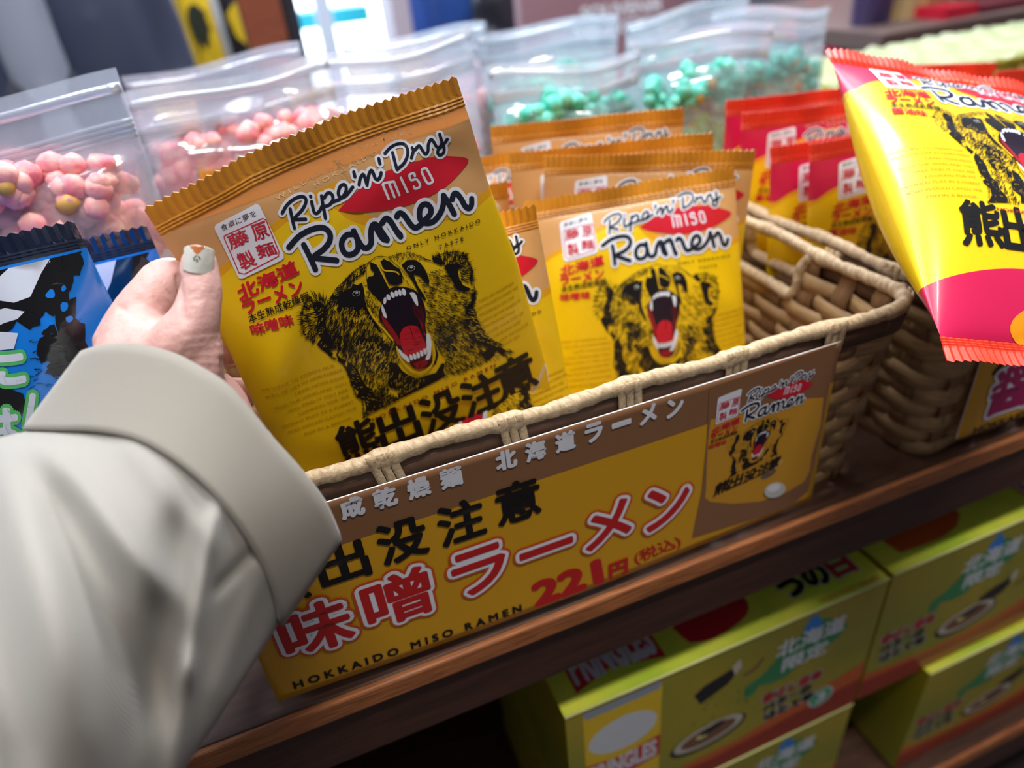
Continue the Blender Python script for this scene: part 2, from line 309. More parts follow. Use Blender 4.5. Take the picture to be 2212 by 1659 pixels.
def bear(a, dens=1.0, l=3):
    N = lambda n: max(6, int(n * dens))
    k = K_INK
    # dark fur patches
    a.poly([(270,930),(370,920),(450,960),(475,1050),(470,1250),(500,1400),(560,1480),(590,1570),(580,1640),(500,1740),(420,1690),(330,1600),(400,1500),(330,1400),(330,1280),(350,1180),(310,1080),(260,990)], k, l, A_)
    a.poly([(900,620),(980,640),(1050,600),(1080,700),(1090,850),(1130,1000),(1180,1100),(1300,1280),(1380,1400),(1330,1380),(1180,1230),(1090,1080),(1000,1150),(900,1130),(800,1080),(740,1130),(650,1040),(640,920),(680,800),(760,740),(880,680)], k, l, A_)
    a.poly([(1180,280),(1290,320),(1350,440),(1420,560),(1475,660),(1465,740),(1400,810),(1350,900),(1300,860),(1220,780),(1140,690),(1125,560),(1150,510),(1220,500),(1250,450),(1190,390)], k, l, A_)
    a.poly([(1345,270),(1400,232),(1500,270),(1570,340),(1650,380),(1690,470),(1695,590),(1600,640),(1480,620),(1430,520),(1400,430),(1350,350)], k, l, A_)
    a.poly([(60,320),(150,245),(270,240),(360,290),(430,380),(460,450),(500,560),(490,640),(430,580),(340,490),(250,470),(280,560),(320,650),(420,800),(445,870),(420,880),(340,790),(270,640),(180,490),(110,400)], k, l, B_)
    a.poly([(740,340),(800,310),(960,300),(1010,330),(960,430),(985,540),(1040,640),(1170,700),(1100,740),(980,740),(900,630),(830,500),(770,400)], k, l, B_)
    a.poly([(550,230),(640,195),(700,240),(760,300),(690,330),(600,290)], k, l, B_)
    a.poly([(1160,780),(1240,750),(1230,880),(1185,960),(1200,1060),(1250,1090),(1265,1180),(1310,1270),(1390,1420),(1500,1500),(1620,1640),(1500,1650),(1420,1580),(1250,1520),(1130,1450),(1180,1380),(1150,1330),(1080,1330),(1060,1270),(1120,1200),(1150,1130),(1070,1100),(1090,1030),(1060,990),(1160,930),(1180,860)], k, l, B_)
    a.poly([(870,240),(980,330),(920,420),(950,480),(900,560),(830,640),(900,760),(870,850),(760,780),(750,680),(800,600),(770,470),(800,380),(740,300)], k, l, D_)
    a.poly([(1480,440),(1580,500),(1540,600),(1420,690),(1340,570),(1420,500)], k, l, D_)
    a.poly([(1200,360),(1320,330),(1560,400),(1740,540),(1700,590),(1500,480),(1330,420)], k, l, D_)
    a.poly([(1480,440),(1600,470),(1680,580),(1760,640),(1900,700),(2030,700),(2150,660),(2260,700),(2290,740),(1700,1020),(1640,920),(1480,860),(1450,760),(1500,660)], k, l, C_)
    a.poly([(480,880),(600,850),(690,700),(745,700),(720,840),(760,900),(640,975),(250,1150),(0,1275),(0,900),(250,960)], k, l, D_)
    a.poly([(560,400),(600,430),(640,560),(600,700),(520,760),(580,650),(600,540)], k, l, D_)
    a.poly([(820,440),(900,500),(980,580),(1060,760),(1120,850),(1220,900),(1240,1000),(1380,1080),(1400,1180),(1200,1290),(1060,1380),(1120,1200),(1090,1080),(960,1020),(1000,930),(900,860),(850,700),(800,580)], k, l, C_)
    a.poly([(1060,60),(1150,120),(1290,130),(1330,250),(1400,330),(1330,420),(1200,400),(1180,560),(1250,640),(1150,620),(1090,540),(1050,380),(1000,300),(1070,210),(960,200),(900,120)], k, l, C_)
    a.poly([(1230,480),(1400,440),(1480,500),(1470,640),(1380,600),(1300,560)], k, l, C_)
    a.poly([(480,250),(590,330),(560,380),(520,370)], k, l, C_); a.poly([(640,330),(720,400),(800,430),(760,500),(670,450)], k, l, C_)
    # outlines
    for P, T, w_ in ([[(540,870),(640,700),(760,590),(870,480),(980,390),(1110,320),(1180,270),(1280,200),(1380,185)], A_, 10], [[(1380,190),(1480,210),(1560,290),(1640,350),(1750,470),(1850,560),(1960,760),(2060,860)], A_, 9], [[(1190,270),(1130,340),(1120,450),(1125,560)], A_, 8],
                     [[(1480,200),(1650,150),(1830,135),(1950,190),(2060,240),(2150,250)], A_, 8], [[(330,170),(460,235),(560,270),(700,330)], B_, 12], [[(1070,720),(1130,940),(1180,1080),(1330,1290),(1500,1480),(1560,1640)], A_, 9], [[(1150,150),(1080,180),(1100,250),(1130,300),(1190,400),(1210,560),(1230,680)], B_, 7]):
        a.stroke(P, w_, k, l, T)
    # hairs, black on yellow
    rad = lambda cx, cy: (lambda p: (p[0] - cx, p[1] - cy))
    a.hair([(240,830),(330,800),(500,850),(500,950),(470,1250),(360,1500),(290,1560),(150,1430),(90,1250),(110,1050),(170,920)], N(260), rad(450, 1150), 110, 13, k, l, A_)
    a.hair([(560,850),(760,590),(880,480),(1110,330),(1120,420),(900,570),(880,660),(680,800),(640,930),(500,950)], N(330), (-.55, .8), 70, 13, k, l, A_)
    a.hair([(480,950),(640,930),(700,1060),(1000,1160),(1180,1110),(1330,1400),(1560,1640),(600,1640),(480,1380)], N(620), (-.42, .9), 120, 13, k, l, A_)
    a.hair([(1090,720),(1280,760),(1340,1000),(1330,1150),(1500,1450),(1330,1250),(1140,1000)], N(90), (.3, .9), 60, 11.5, k, l, A_)
    a.hair([(470,10),(1580,10),(1620,250),(1650,420),(1480,900),(1650,1040),(1400,1170),(1230,900),(1050,700),(860,420),(640,280)], N(850), (-.40, .9), 100, 13, k, l, C_)
    a.hair([(1480,200),(1830,140),(2100,260),(1990,270),(1800,240),(1650,330),(1580,290)], N(60), (-.3, -1), 60, 9, k, l, A_)
    a.hair([(60,460),(330,770),(60,560)], N(20), (.5, .9), 50, 9, k, l, B_)
    a.hair([(440,430),(760,370),(1000,780),(1060,980),(900,960),(440,860),(300,520)], N(330), (.9, .33), 90, 9, k, l, B_)
    a.hair([(440,860),(900,940),(1080,1040),(1100,1200),(760,1640),(520,1480),(430,1250)], N(420), (.85, .52), 95, 10, k, l, B_)
    a.hair([(560,230),(640,180),(900,130),(1060,160),(1140,300),(1190,420),(1180,600),(1000,560),(980,400),(740,330)], N(260), rad(800, 480), 90, 13, k, l, B_)
    a.hair([(980,700),(1220,660),(1240,1180),(1400,1440),(1620,1640),(1100,1640),(1060,1300)], N(260), (.95, .25), 80, 13, k, l, B_)
    a.hair([(560,0),(1250,0),(1400,250),(1860,560),(1430,680),(1000,830),(700,900),(740,650),(560,360)], N(760), (.8, .62), 105, 11.5, k, l, D_)
    a.hair([(1240,880),(1680,1010),(1400,1180),(1230,1000)], N(60), (-.4, .9), 70, 11.5, k, l, C_)
    for ln, T, n, d in ([[(240,840),(150,930),(95,1080),(90,1260),(130,1420),(280,1560)], A_, 90, (-1, .15)], [[(540,860),(760,590),(980,390),(1110,320)], A_, 90, (-.3, -1)], [[(480,240),(560,380),(700,440),(800,560),(860,720),(950,980),(1060,1100),(1080,1380)], C_, 220, (-.9, .5)],
                        [[(560,220),(700,160),(900,125),(1060,150),(1130,280),(1190,430),(1170,600),(1235,720),(1230,880),(1190,960),(1260,1130),(1390,1420),(1600,1640)], B_, 240, (.9, -.35)], [[(1300,150),(1400,250),(1560,400),(1740,530),(1860,560)], D_, 90, (.9, .5)]):
        a.fringe(ln, N(n), d, 55, 10, k, l, T)
    # yellow hairs cut into the dark patches
    y = K_FURY
    a.hair([(640,930),(1130,1000),(1330,1400),(700,1100)], N(70), (-.42, .9), 90, 6, y, l + 1, A_)
    a.hair([(820,440),(1100,830),(1400,1080),(1200,1290),(1080,1380),(850,700)], N(60), (.95, .35), 45, 6, y, l + 1, C_)
    a.hair([(900,100),(1330,130),(1480,500),(1470,760),(1250,640),(1050,380)], N(190), (-.4, .9), 70, 7, y, l + 1, C_)
    a.hair([(1480,560),(2100,720),(1700,1000),(1480,860)], N(90), (-.2, .98), 50, 6, y, l + 1, C_)
    a.hair([(870,240),(980,330),(900,560),(900,850),(750,780),(750,500)], N(90), (.8, .6), 70, 7, y, l + 1, D_)
    a.hair([(1100,1000),(1250,1090),(1600,1640),(1130,1450)], N(110), (.95, .3), 60, 7, y, l + 1, B_)
    a.hair([(300,930),(470,960),(560,1640),(420,1640)], N(26), (-.5, .8), 50, 6, y, l + 1, A_)
    a.fringe([(1620,380),(1740,500),(1880,610),(1990,630),(2100,580),(2200,450)], N(80), (.1, 1), 60, 7, y, l + 1, C_)
    a.stroke([(1345,290),(1370,370),(1420,410),(1510,415),(1600,432),(1635,462)], 22, y, l + 1, A_); a.stroke([(1280,300),(1350,420),(1420,560),(1472,660)], 13, y, l + 1, A_)
    a.stroke([(1090,560),(1110,620)], 40, y, l + 1, A_); a.stroke([(1150,1000),(1230,1150),(1400,1340),(1530,1490)], 30, y, l + 1, A_, taper=False)
    # mouth
    a.poly([(1400,780),(1480,690),(1600,655),(1760,665),(1900,720),(1980,820),(2040,950),(2060,1100),(2050,1250),(2075,1400),(2140,1530),(2160,1800),(2165,1850),(2100,1920),(1980,1960),(1880,1950),(1790,1850),(1660,1740),(1600,1640),(1540,1480),(1450,1350),(1370,1230),(1310,1100),(1345,950)], K_MOUTH, l + 2, A_, 3)
    a.poly([(1640,1400),(1700,1300),(1780,1265),(1900,1270),(1960,1330),(2000,1440),(2045,1530),(2060,1600),(2040,1660),(1740,1730),(1690,1640),(1660,1560)], K_RED, l + 3, A_, 3)
    a.poly([(1840,940),(1980,950),(2035,1100),(2030,1250),(2060,1440),(2010,1380),(1950,1200),(1870,1080)], K_MAROON, l + 3, A_); a.poly([(1340,1090),(1440,1190),(1560,1350),(1650,1500),(1665,1580),(1600,1560),(1480,1370),(1380,1230)], K_DRED, l + 3, A_)
    a.poly([(1960,1180),(1990,1200),(2060,1440),(2020,1400)], K_DRED, l + 4, A_)
    a.poly([(1790,440),(2100,300),(2160,330),(2150,420),(2080,510),(1980,562),(1880,550),(1820,490)], K_MAROON, l + 3, C_, 2); a.poly([(1860,470),(2060,400),(2090,470),(1980,560),(1900,550)], K_DRED, l + 4, C_, 2)
    a.hair([(1660,1300),(1960,1300),(2060,1600),(1740,1700)], N(46), (1, -.12), 110, 4, K_MAROON, l + 4, A_, jit=.06); a.stroke([(1800,1290),(1830,1370),(1850,1440)], 12, K_MAROON, l + 4, A_)
    a.hair([(1840,940),(1980,960),(2050,1400),(1960,1300)], N(50), (.1, 1), 70, 6, K_INK, l + 4, A_); a.hair([(1790,440),(2150,320),(2080,500),(1900,540)], N(50), (.2, 1), 40, 6, K_INK, l + 4, C_)
    for c, rx, ry, an in (((1408,875), 24, 58, .12), ((1465,820), 32, 50, -.35), ((1530,780), 32, 52, -.45), ((1590,758), 28, 52, -.1), ((1645,745), 26, 52, -.2), ((1708,735), 34, 58, -.3)): a.ell(c, rx, ry, an, K_WHITE, l + 4, A_, 12)
    for P in ([(1795,745),(1860,738),(1912,800),(1934,930),(1914,948),(1868,880),(1830,810)], [(1362,925),(1392,990),(1436,1115),(1426,1146),(1382,1110),(1352,1000)], [(2062,1385),(2110,1395),(2142,1520),(2140,1700),(2110,1800),(2050,1800),(2080,1700),(2065,1560)]): a.poly(P, K_WHITE, l + 5, A_, 3)
    a.poly([(1608,222),(1650,245),(1700,300),(1760,345),(1800,430),(1775,442),(1690,372),(1640,310)], K_WHITE, l + 5, C_, 3)
    for c in ((1815,365), (1872,352), (1928,330), (1985,302), (2040,272), (2085,245)): a.ell(c, 31, 52, -.35, K_WHITE, l + 5, C_, 12); a.stroke([(c[0] - 30, c[1] - 45), (c[0] - 12, c[1] + 45)], 5, K_INK, l + 6, C_, k=1)
    a.stroke([(1590,200),(1610,270),(1640,360),(1740,500),(1860,590),(1970,610),(2080,570),(2170,460),(2195,320),(2185,200)], 30, K_FURY, l + 4, C_)
    # eyes
    for c, rx, ry, T in (((958,770), 62, 44, A_), ((1832,370), 64, 44, A_)):
        a.ell(c, rx, ry, -.2, K_EYE, l + 2, T); a.ell(c, rx - 9, ry - 8, -.2, K_INK, l + 3, T); a.ell((c[0] + 2, c[1] - 12), 26, 17, -.3, K_EYE, l + 4, T); a.ell((c[0] - 8, c[1] + 6), 14, 9, 0, K_INK, l + 5, T, 10)

def packet_art(kind='miso', dens=1.0, fine=True, logo=False):
    a = Art(px2s)
    if logo:
        i_ = lambda p: p; a.ell((.070, .1765), .036, .0125, -.12, K_ORG, 1, i_, 36)
        for b_, m_, l_ in ((.0013, K_WHITE, 2), (.0, K_STAMP, 3)):
            for j in range(12 if b_ else 1): o_ = b_ * np.array([math.cos(j * .524), math.sin(j * .524)]); a.text('Enjoy', np.array([(.044, .171), (.092, .164), (.094, .180), (.046, .187)]) + o_, m_, l_ + j * .07, .03 if not b_ else 0, i_)
        a.stroke([(.050, .186), (.043, .182), (.044, .176), (.050, .177), (.049, .182)], .0012, K_STAMP, 4, i_)
    # lens badge
    top = [(733,461),(764.5,428),(800,400),(830.6,380),(881,361),(940.8,347),(982.5,346),(1023,354)]; bot = [(995,389),(944.6,423),(868.6,453.4),(780,463.5)]
    a.poly(top + bot, K_RED, 1, k=4)
    if kind == 'miso':
        for P in ([(500,1225),(400,985)], [(600,1195),(503,945)], [(685,1160),(590,928)], [(400,985),(430,955),(590,928)], [(825,1105),(710,862)], [(955,835),(935,785),(865,808),(862,850),(890,905),(980,890),(1035,960),(1035,1022),(955,1052),(938,1015)], [(1085,722),(1150,708),(1190,760),(1262,900),(1255,942),(1200,967),(1158,940),(1085,790),(1085,722)]): a.stroke(P, 42, K_WHITE, 2, F_, k=3)
    else:
        a.text('SOY SAUCE', [(800, 405), (985, 352), (998, 378), (812, 434)], K_WHITE, 2, .03)
    # script lettering
    R1 = [[(95,590),(180,450),(300,345),(430,288),(515,300),(540,380),(470,520),(330,665)], [(245,510),(270,640),(320,855)], [(310,702),(530,690)], [(645,375),(660,450),(690,560),(740,578),(800,520),(835,450)], [(625,278),(630,284)],
          [(830,265),(850,400),(895,660)], [(880,300),(930,225),(990,210),(1035,260),(1035,340),(980,415),(900,450),(850,470)], [(1000,385),(1080,350),(1190,300),(1270,200),(1290,110),(1255,55),(1190,80),(1150,160),(1145,240),(1190,285),(1280,250),(1410,95)]]
    R2 = [[(1558,920),(1578,1010)], [(1655,1160),(1680,1050),(1740,960),(1775,1020),(1812,1160)], [(1812,1150),(1850,980),(1905,880),(1945,930),(1975,1020),(2030,1050),(2080,990),(2100,915)], [(2068,655),(2085,745)]]
    R3 = [[(460,472),(560,372),(680,312),(790,312),(845,380),(840,490),(770,620),(650,722)], [(590,452),(615,580),(645,715)], [(930,370),(960,410),(1050,335),(1095,390),(1150,468),(1200,430),(1215,310),(1265,230),(1310,270),(1360,355),(1420,350),(1450,290)], [(955,400),(905,530)], [(1415,138),(1450,260),(1490,370),(1480,460),(1415,500),(1375,455),(1400,385),(1470,330),(1545,225)]]
    for PP, T, w_ in ((R1, G_, 62), (R2, E_, 66), (R3, F_, 54)):
        for P in PP: a.stroke(P, w_ + 92 * (1.0 if T is G_ else 1.08 if T is E_ else .92), K_WHITE, 2, T, k=4); a.stroke(P, w_, K_NAVY, 4, T, k=4)
    R4 = [[(215,1205),(380,1020),(560,905),(760,835),(890,845),(975,940),(960,1080),(850,1220),(690,1335)], [(490,1150),(600,1360),(700,1580)], [(700,1380),(1090,1410)], [(1400,935),(1280,950),(1195,1060),(1195,1190),(1270,1295),(1390,1290),(1480,1200),(1480,1050),(1410,880)],
          [(1410,875),(1500,1060),(1580,1165),(1670,1170),(1730,1080),(1725,920),(1755,780),(1810,755),(1870,800),(1950,920),(2025,1025)], [(1935,730),(1990,670),(2050,660),(2110,720),(2230,920),(2275,970)]]
    R5 = [[(345,620),(370,570),(430,560),(500,620),(590,750),(670,815),(760,780),(850,690),(960,570),(970,460),(900,390),(820,410),(770,500),(765,620),(800,700),(900,735),(1030,690),(1150,540),(1205,380),(1215,230)], [(1215,232),(1290,350),(1400,560)], [(1370,300),(1410,210),(1470,205),(1545,300),(1610,420),(1680,465),(1735,410),(1745,300)], [(60,740),(120,665),(170,655),(240,730),(330,870),(400,945)], [(-60,780),(0,900),(75,1010),(150,1035)]]
    for PP, T in ((R4, G_), (R5, H__)):
        for P in PP: a.stroke(P, 228, K_WHITE, 2, T, k=5); a.stroke(P, 104, K_NAVY, 4, T, k=5)
    # round stamp label
    a.poly([(12,365),(30,335),(520,65),(560,80),(580,120),(850,640),(850,690),(820,720),(360,970),(320,975),(290,940),(15,400)], K_WHITE, 3, I_)
    if fine: a.text('食卓に夢を', [(75, 345), (500, 130), (530, 205), (100, 425)], K_INK, 4, 0.0, I_)
    a.stroke([(130,470),(600,232),(640,250),(795,620),(790,670),(380,915),(310,905),(260,790),(130,500),(130,470)], 13, K_STAMP, 4, I_, k=1)
    a.text('藤', [(155, 470), (385, 370), (450, 520), (215, 640)], K_STAMP, 4, .02, I_); a.text('原', [(440, 335), (620, 260), (690, 440), (515, 515)], K_STAMP, 4, .02, I_)
    a.text('製', [(270, 690), (440, 620), (540, 790), (350, 880)], K_STAMP, 4, .02, I_); a.text('麺', [(500, 570), (710, 500), (780, 640), (560, 720)], K_STAMP, 4, .02, I_)
    if kind == 'soy': jp, jl = '醤油味', K_RED
    else: jp, jl = '味噌味', K_RED
    a.text('北海道', [(275, 1075), (960, 705), (1040, 850), (335, 1245)], K_RED, 4, .035, I_)
    a.text('ラーメン', [(330, 1235), (1045, 915), (1095, 1080), (395, 1380)], K_RED, 4, .035, I_)
    a.text('本生熟成乾燥麺', [(412, 1385), (1130, 1062), (1163, 1150), (440, 1485)], K_INK, 4, .012, I_)
    a.text(jp, [(435, 1500), (930, 1322), (972, 1440), (480, 1620)], K_RED, 4, .03, I_)
    bear(a, dens, 3)
    if fine:
        a.line('O N L Y   H O K K A I D O', (520, 1215), (1895, 722), .0017, K_INK, 4, .012, H__); a.line('T A S T E', (1110, 1200), (1570, 1035), .0017, K_INK, 4, .012, H__)
        for s, p, q in (('WE WANT TO DESIGN OUR', (35, 540), (1180, 95)), ('WAY OF LIFE IN NORTHERN', (105, 635), (1290, 155)), ('LAND HOKKAIDO.', (575, 560), (1350, 255)), ('SEIZE THE WIND,AND YOU', (250, 810), (1365, 365)), ('WILL FIND IT YOU ARE', (450, 850), (1390, 465)), ('LOOKING FOR WE', (635, 895), (1410, 560)), ('WOULD PLAY IN A FOREST', (370, 1115), (1490, 650)), ('AND WOULD CATCH THE', (455, 1200), (1525, 760)), ('FISH IN A BROOK.', (725, 1215), (1470, 910))):
            a.line(s, p, q, .00145, K_GOLDTX, 2, 0.0, J_)
        for s, p, q in (('THERE ARE WILDERNESS', (1295, 930), (1900, 665)), ('ON THE EARTH THERE ARE', (1270, 1050), (1970, 740)), ('WILDERNESS ON THE', (1300, 1150), (1900, 885)), ('EARTH. SO WE WHERE AS', (1340, 1250), (2010, 950)), ('ON PROTECTING', (1380, 1340), (1900, 1110)), ('CLOSE YOUR EYES OF', (1440, 1430), (2060, 1150)), ('THE SOUND SLEEP', (1530, 1500), (2010, 1280)), ('HEAR THE VOICE OF', (1650, 1560), (2140, 1330)), ('NATURE', (1710, 1630), (1980, 1510))):
            a.line(s, p, q, .00145, K_GOLDTX, 2, 0.0, B_)
        a.line('W I L D E R N E S S', (0, 1515), (1600, 575), .0017, K_TANTX, 1, 0, E_); a.line('N A T U R E', (1740, 480), (2790, 130), .0017, K_TANTX, 1, 0, E_); a.line('H O K K A I D O', (775, 1235), (2060, 560), .0017, K_TANTX, 1, 0, E_)
    if kind == 'soy': a.line('HOKKAIDO SOY SAUCE RAMEN', (806.8, 912.6), (1073, 794.4), .0017, K_DRED, 4, .012)
    else: a.line('H O K K A I D O   M I S O   R A M E N', (806.8, 912.6), (1073, 794.4), .0019, K_DRED, 4, .02)
    for ch, c in zip('熊出没注意', ((775, 957), (862, 925), (956, 893), (1044, 857), (1119, 820))):
        u = np.array((41, -17.5)); v = np.array((-13.5, -41)); c = np.array(c, float); a.text(ch, [c - u + v, c + u + v, c + u - v, c - u - v], K_INK, 4, .03)
    a.ell((1132, 897), 62, 30, -.3, K_BOWL, 3); a.ell((1140, 893), 46, 14, -.3, K_BOWL2, 4); a.stroke([(1152, 862), (1168, 838), (1184, 806), (1190, 806), (1196, 838)], 1.6, K_WHITE, 4); a.stroke([(1160, 862), (1172, 842), (1188, 806)], 1.4, K_WHITE, 4)
    a.stroke([(1128, 890), (1140, 882), (1152, 886), (1150, 892)], 3, K_GOLDTX, 5)
    return a
B1 = np.array([px2s(p) for p in ((440,640),(470,600),(600,485),(645,450),(688,421),(745,395),(755,400),(790,468),(818,475),(880,490),(950,478),(1038,433),(1073,410))])
B2 = np.array([px2s(p) for p in ((440,662),(470,622),(600,506),(623,488),(660,462),(700,446),(733,462),(753,480),(790,492),(870,500),(943,489),(996,473),(1040,453),(1080,426))])

def wr(s, t, seed, amp):
    """crinkle of the foil: radial folds from the seals and a few broad dents"""
    r = np.random.default_rng(seed); h = np.zeros_like(s)
    for q in range(7):
        c = r.uniform(0, W_); sl = r.uniform(-.5, .5); wd = r.uniform(.006, .010); top = r.random() < .6; L = r.uniform(.014, .034); tt = t if top else H_ - t
        h += r.choice([-1, 1]) * amp * np.exp(-((s - c - sl * tt) / (wd + .12 * tt)) ** 2) * np.exp(-np.maximum(tt - .012, 0) / L)
    for q in range(4):
        c = r.uniform(0, W_), r.uniform(.03, H_ - .02); an = r.uniform(0, 3.14); x = (s - c[0]) * math.cos(an) + (t - c[1]) * math.sin(an); y = -(s - c[0]) * math.sin(an) + (t - c[1]) * math.cos(an)
        h += amp * .6 * r.choice([-1, 1]) * np.exp(-(x / .009) ** 2 - (y / .035) ** 2)
    return h
SH = 0.011
def dent_held(s, t):
    return -.0042 * np.exp(-((s - .016) / .016) ** 2 - ((t - .030) / .026) ** 2) + .0022 * np.exp(-(((s - .020) * .8 + (t - .075) * .6) / .008) ** 2 - (((t - .075) * .8 - (s - .020) * .6) / .030) ** 2) - .0020 * np.exp(-(((s - .028) * .9 + (t - .085) * .4) / .009) ** 2 - (((t - .085) * .9 - (s - .028) * .4) / .034) ** 2) - .0016 * np.exp(-(((s - .118) * .75 - (t - .022) * .66) / .008) ** 2 - (((t - .022) * .75 + (s - .118) * .66) / .024) ** 2) + .0014 * np.exp(-(((s - .105) * .3 + (t - .017) * .95) / .007) ** 2 - ((s - .095) / .03) ** 2)
def pillow(s, t, T, p, seed, amp, L=None, R=None):
    l = 0 if L is None else L(t); r = W_ if R is None else R(t)
    u = np.clip(2 * (s - l) / (r - l) - 1, -1, 1); v = np.clip((t - SH) / (H_ - 2 * SH), 0, 1)
    e = (1 - np.abs(u) ** p) ** (1 / 1.6) * np.clip(np.sin(np.pi * v), 0, 1) ** .75
    return T * e + wr(s, t, seed, amp) * (1 - np.abs(u) ** 4) * (1 - np.exp(-(v * 9) ** 2)) * (1 - np.exp(-((1 - v) * 9) ** 2))
def packet(name, kind='miso', T=.010, p=2.6, seed=1, amp=.0012, plane=None, L=None, R=None, art=None, bend=None, z0=None, top=None, nu=90, backT=None, rise=0.0):
    """a pillow pack: returns (object) with two crimped seal parts; local frame x right, y up, z to the front, origin bottom centre"""
    z0 = T * .8 if z0 is None else z0; bT = T if backT is None else backT
    topf = top or (lambda s: 0 * s)
    def surf(a, b, z):
        h = pillow(a, b, T, p, seed, amp, L, R) - z0; bd = bend(a, b) if bend else 0
        return np.stack([a - W_ / 2, H_ - b, h + z + bd], 1)
    tan, seal = (K_TAN, K_SEALO) if kind == 'miso' else (K_PINK, K_SEALR)
    us = (1 - np.cos(np.linspace(0, np.pi, nu))) / 2; V = []; F = []; mi = []
    vrow = []
    nA, nB, nC, nD = 34, 2, 84, 18
    def tcol(u):
        l = 0 if L is None else L(np.array([.03]))[0]; r = W_ if R is None else R(np.array([.03]))[0]; s = l + u * (r - l); t0 = SH + topf(s)
        b1 = float(np.interp(s, B1[:, 0], B1[:, 1])); b2 = float(np.interp(s, B2[:, 0], B2[:, 1])); b3 = H_ - SH - .013 + .010 * abs(s / W_ - .45); b3 = min(b3, H_ - SH - .003)
        if H_ > .18: b3 = .152 + .012 * (abs(s / W_ - .42) * 2) ** 2
        f = lambda x, y, n: list(np.linspace(x, y, n, endpoint=False)); return f(t0, b1, nA) + f(b1, b2, nB) + f(b2, b3, nC) + list(np.linspace(b3, H_ - SH, nD))
    nr = nA + nB + nC + nD; tt = np.array([tcol(u) for u in us])  # nu x nr
    ss = np.zeros_like(tt)
    for i, u in enumerate(us):
        l = L(tt[i]) if L is not None else 0; r = R(tt[i]) if R is not None else W_; ss[i] = l + u * (r - l)
    X = surf(ss.ravel(), tt.ravel(), 0.0).reshape(nu, nr, 3)
    hb = pillow(ss.ravel(), tt.ravel(), bT, p, seed + 50, amp * .5, L, R).reshape(nu, nr)
    Y = X.copy(); Y[:, :, 2] = -z0 - hb + ((bend(ss.ravel(), tt.ravel()).reshape(nu, nr)) if bend else 0)
    V = list(X.reshape(-1, 3)) + list(Y.reshape(-1, 3)); K = nu * nr
    for i in range(nu - 1):
        for j in range(nr - 1):
            c = 0 if j < nA else 1 if j < nA + nB else 2 if j < nA + nB + nC else 0
            F.append((i * nr + j, i * nr + j + 1, (i + 1) * nr + j + 1, (i + 1) * nr + j)); mi.append(c); F.append(tuple(K + x for x in (i * nr + j, (i + 1) * nr + j, (i + 1) * nr + j + 1, i * nr + j + 1))); mi.append(c)
    mats = [tan, K_GOLD, K_YEL, K_INK, K_NAVY, K_WHITE, K_RED, K_DRED, K_MAROON, K_GOLDTX, K_TANTX, K_MOUTH, K_BOWL, K_BOWL2, K_ORG, K_EYE, K_STAMP, K_FURY]
    me = art.mesh(surf, mats, extra=(V, F, mi), cell=.0028) if art else mesh_of('packet', V, F, mi)
    if not art:
        for x in mats: me.materials.append(x)
        me.polygons.foreach_set('use_smooth', [True] * len(F))
    o = link(name, me)
    # crimped seals
    for nm, t0, t1, sgn in (('top_seal', 0.0, SH, 1), ('bottom_seal', H_, H_ - SH, -1)):
        n = 37; V = []; F = []; sub = 4; N = n * sub
        def lr(t): tq = np.array([t]); return (L(tq)[0] if L is not None else 0), (R(tq)[0] if R is not None else W_)
        l, r = lr(.012 if sgn > 0 else H_ - .012)
        rows = [0, .25, .5, .62, .68, .74, .80, .86, .92, 1]
        for i in range(N + 1):
            f = i / N; ph = (i % sub) / sub; tri = 1 - abs(2 * ph - 1); s = l + f * (r - l); off = topf(s) if sgn > 0 else 0
            for k, q in enumerate(rows):
                edge = -tri * .0013 * sgn if k == 0 else 0
                t = t0 + (t1 - t0) * q + (off if sgn > 0 else 0) + edge
                rid = (tri - .5) * .0007 * (1 - .6 * (q > .6)); grv = .00035 * (1 if k in (4, 6, 8) else 0) * (q > .6)
                z = -z0 + rid + grv + .0010 * math.sin(f * 9 + seed) * (1 - q) + .0008 * math.sin(f * 23 + seed)*(1-q)
                if bend: z += float(bend(np.array([s]), np.array([t]))[0])
                for d in (0, 1): V.append((s - W_ / 2, H_ - t, z - d * .0005))
        m_ = len(rows)
        for i in range(N):
            for k in range(m_ - 1):
                a = (i * m_ + k) * 2; b = ((i + 1) * m_ + k) * 2; F += [(a, a + 2, b + 2, b), (a + 1, b + 1, b + 3, a + 3)]
        for i in range(N): a = i * m_ * 2; b = (i + 1) * m_ * 2; F += [(a, b, b + 1, a + 1)]
        for k in range(m_ - 1):
            a = k * 2; F.append((a, a + 1, a + 3, a + 2)); a = (N * m_ + k) * 2; F.append((a, a + 2, a + 3, a + 1))
        so = link(nm, mesh_of(nm, V, F), o, [seal], False)
    if plane is not None: o.matrix_world = plane.mat(W_ / 2, H_, 0)
    return o
def clone(o, plane=None, label=None, group=None):
    c = o.copy(); COL.objects.link(c)
    for ch in o.children:
        d = ch.copy(); COL.objects.link(d); d.parent = c; d.matrix_parent_inverse = ch.matrix_parent_inverse.copy()
    if plane is not None: c.matrix_world = plane.mat(W_ / 2, H_, 0)
    if label: c['label'] = label
    if group: c['group'] = group
    return c
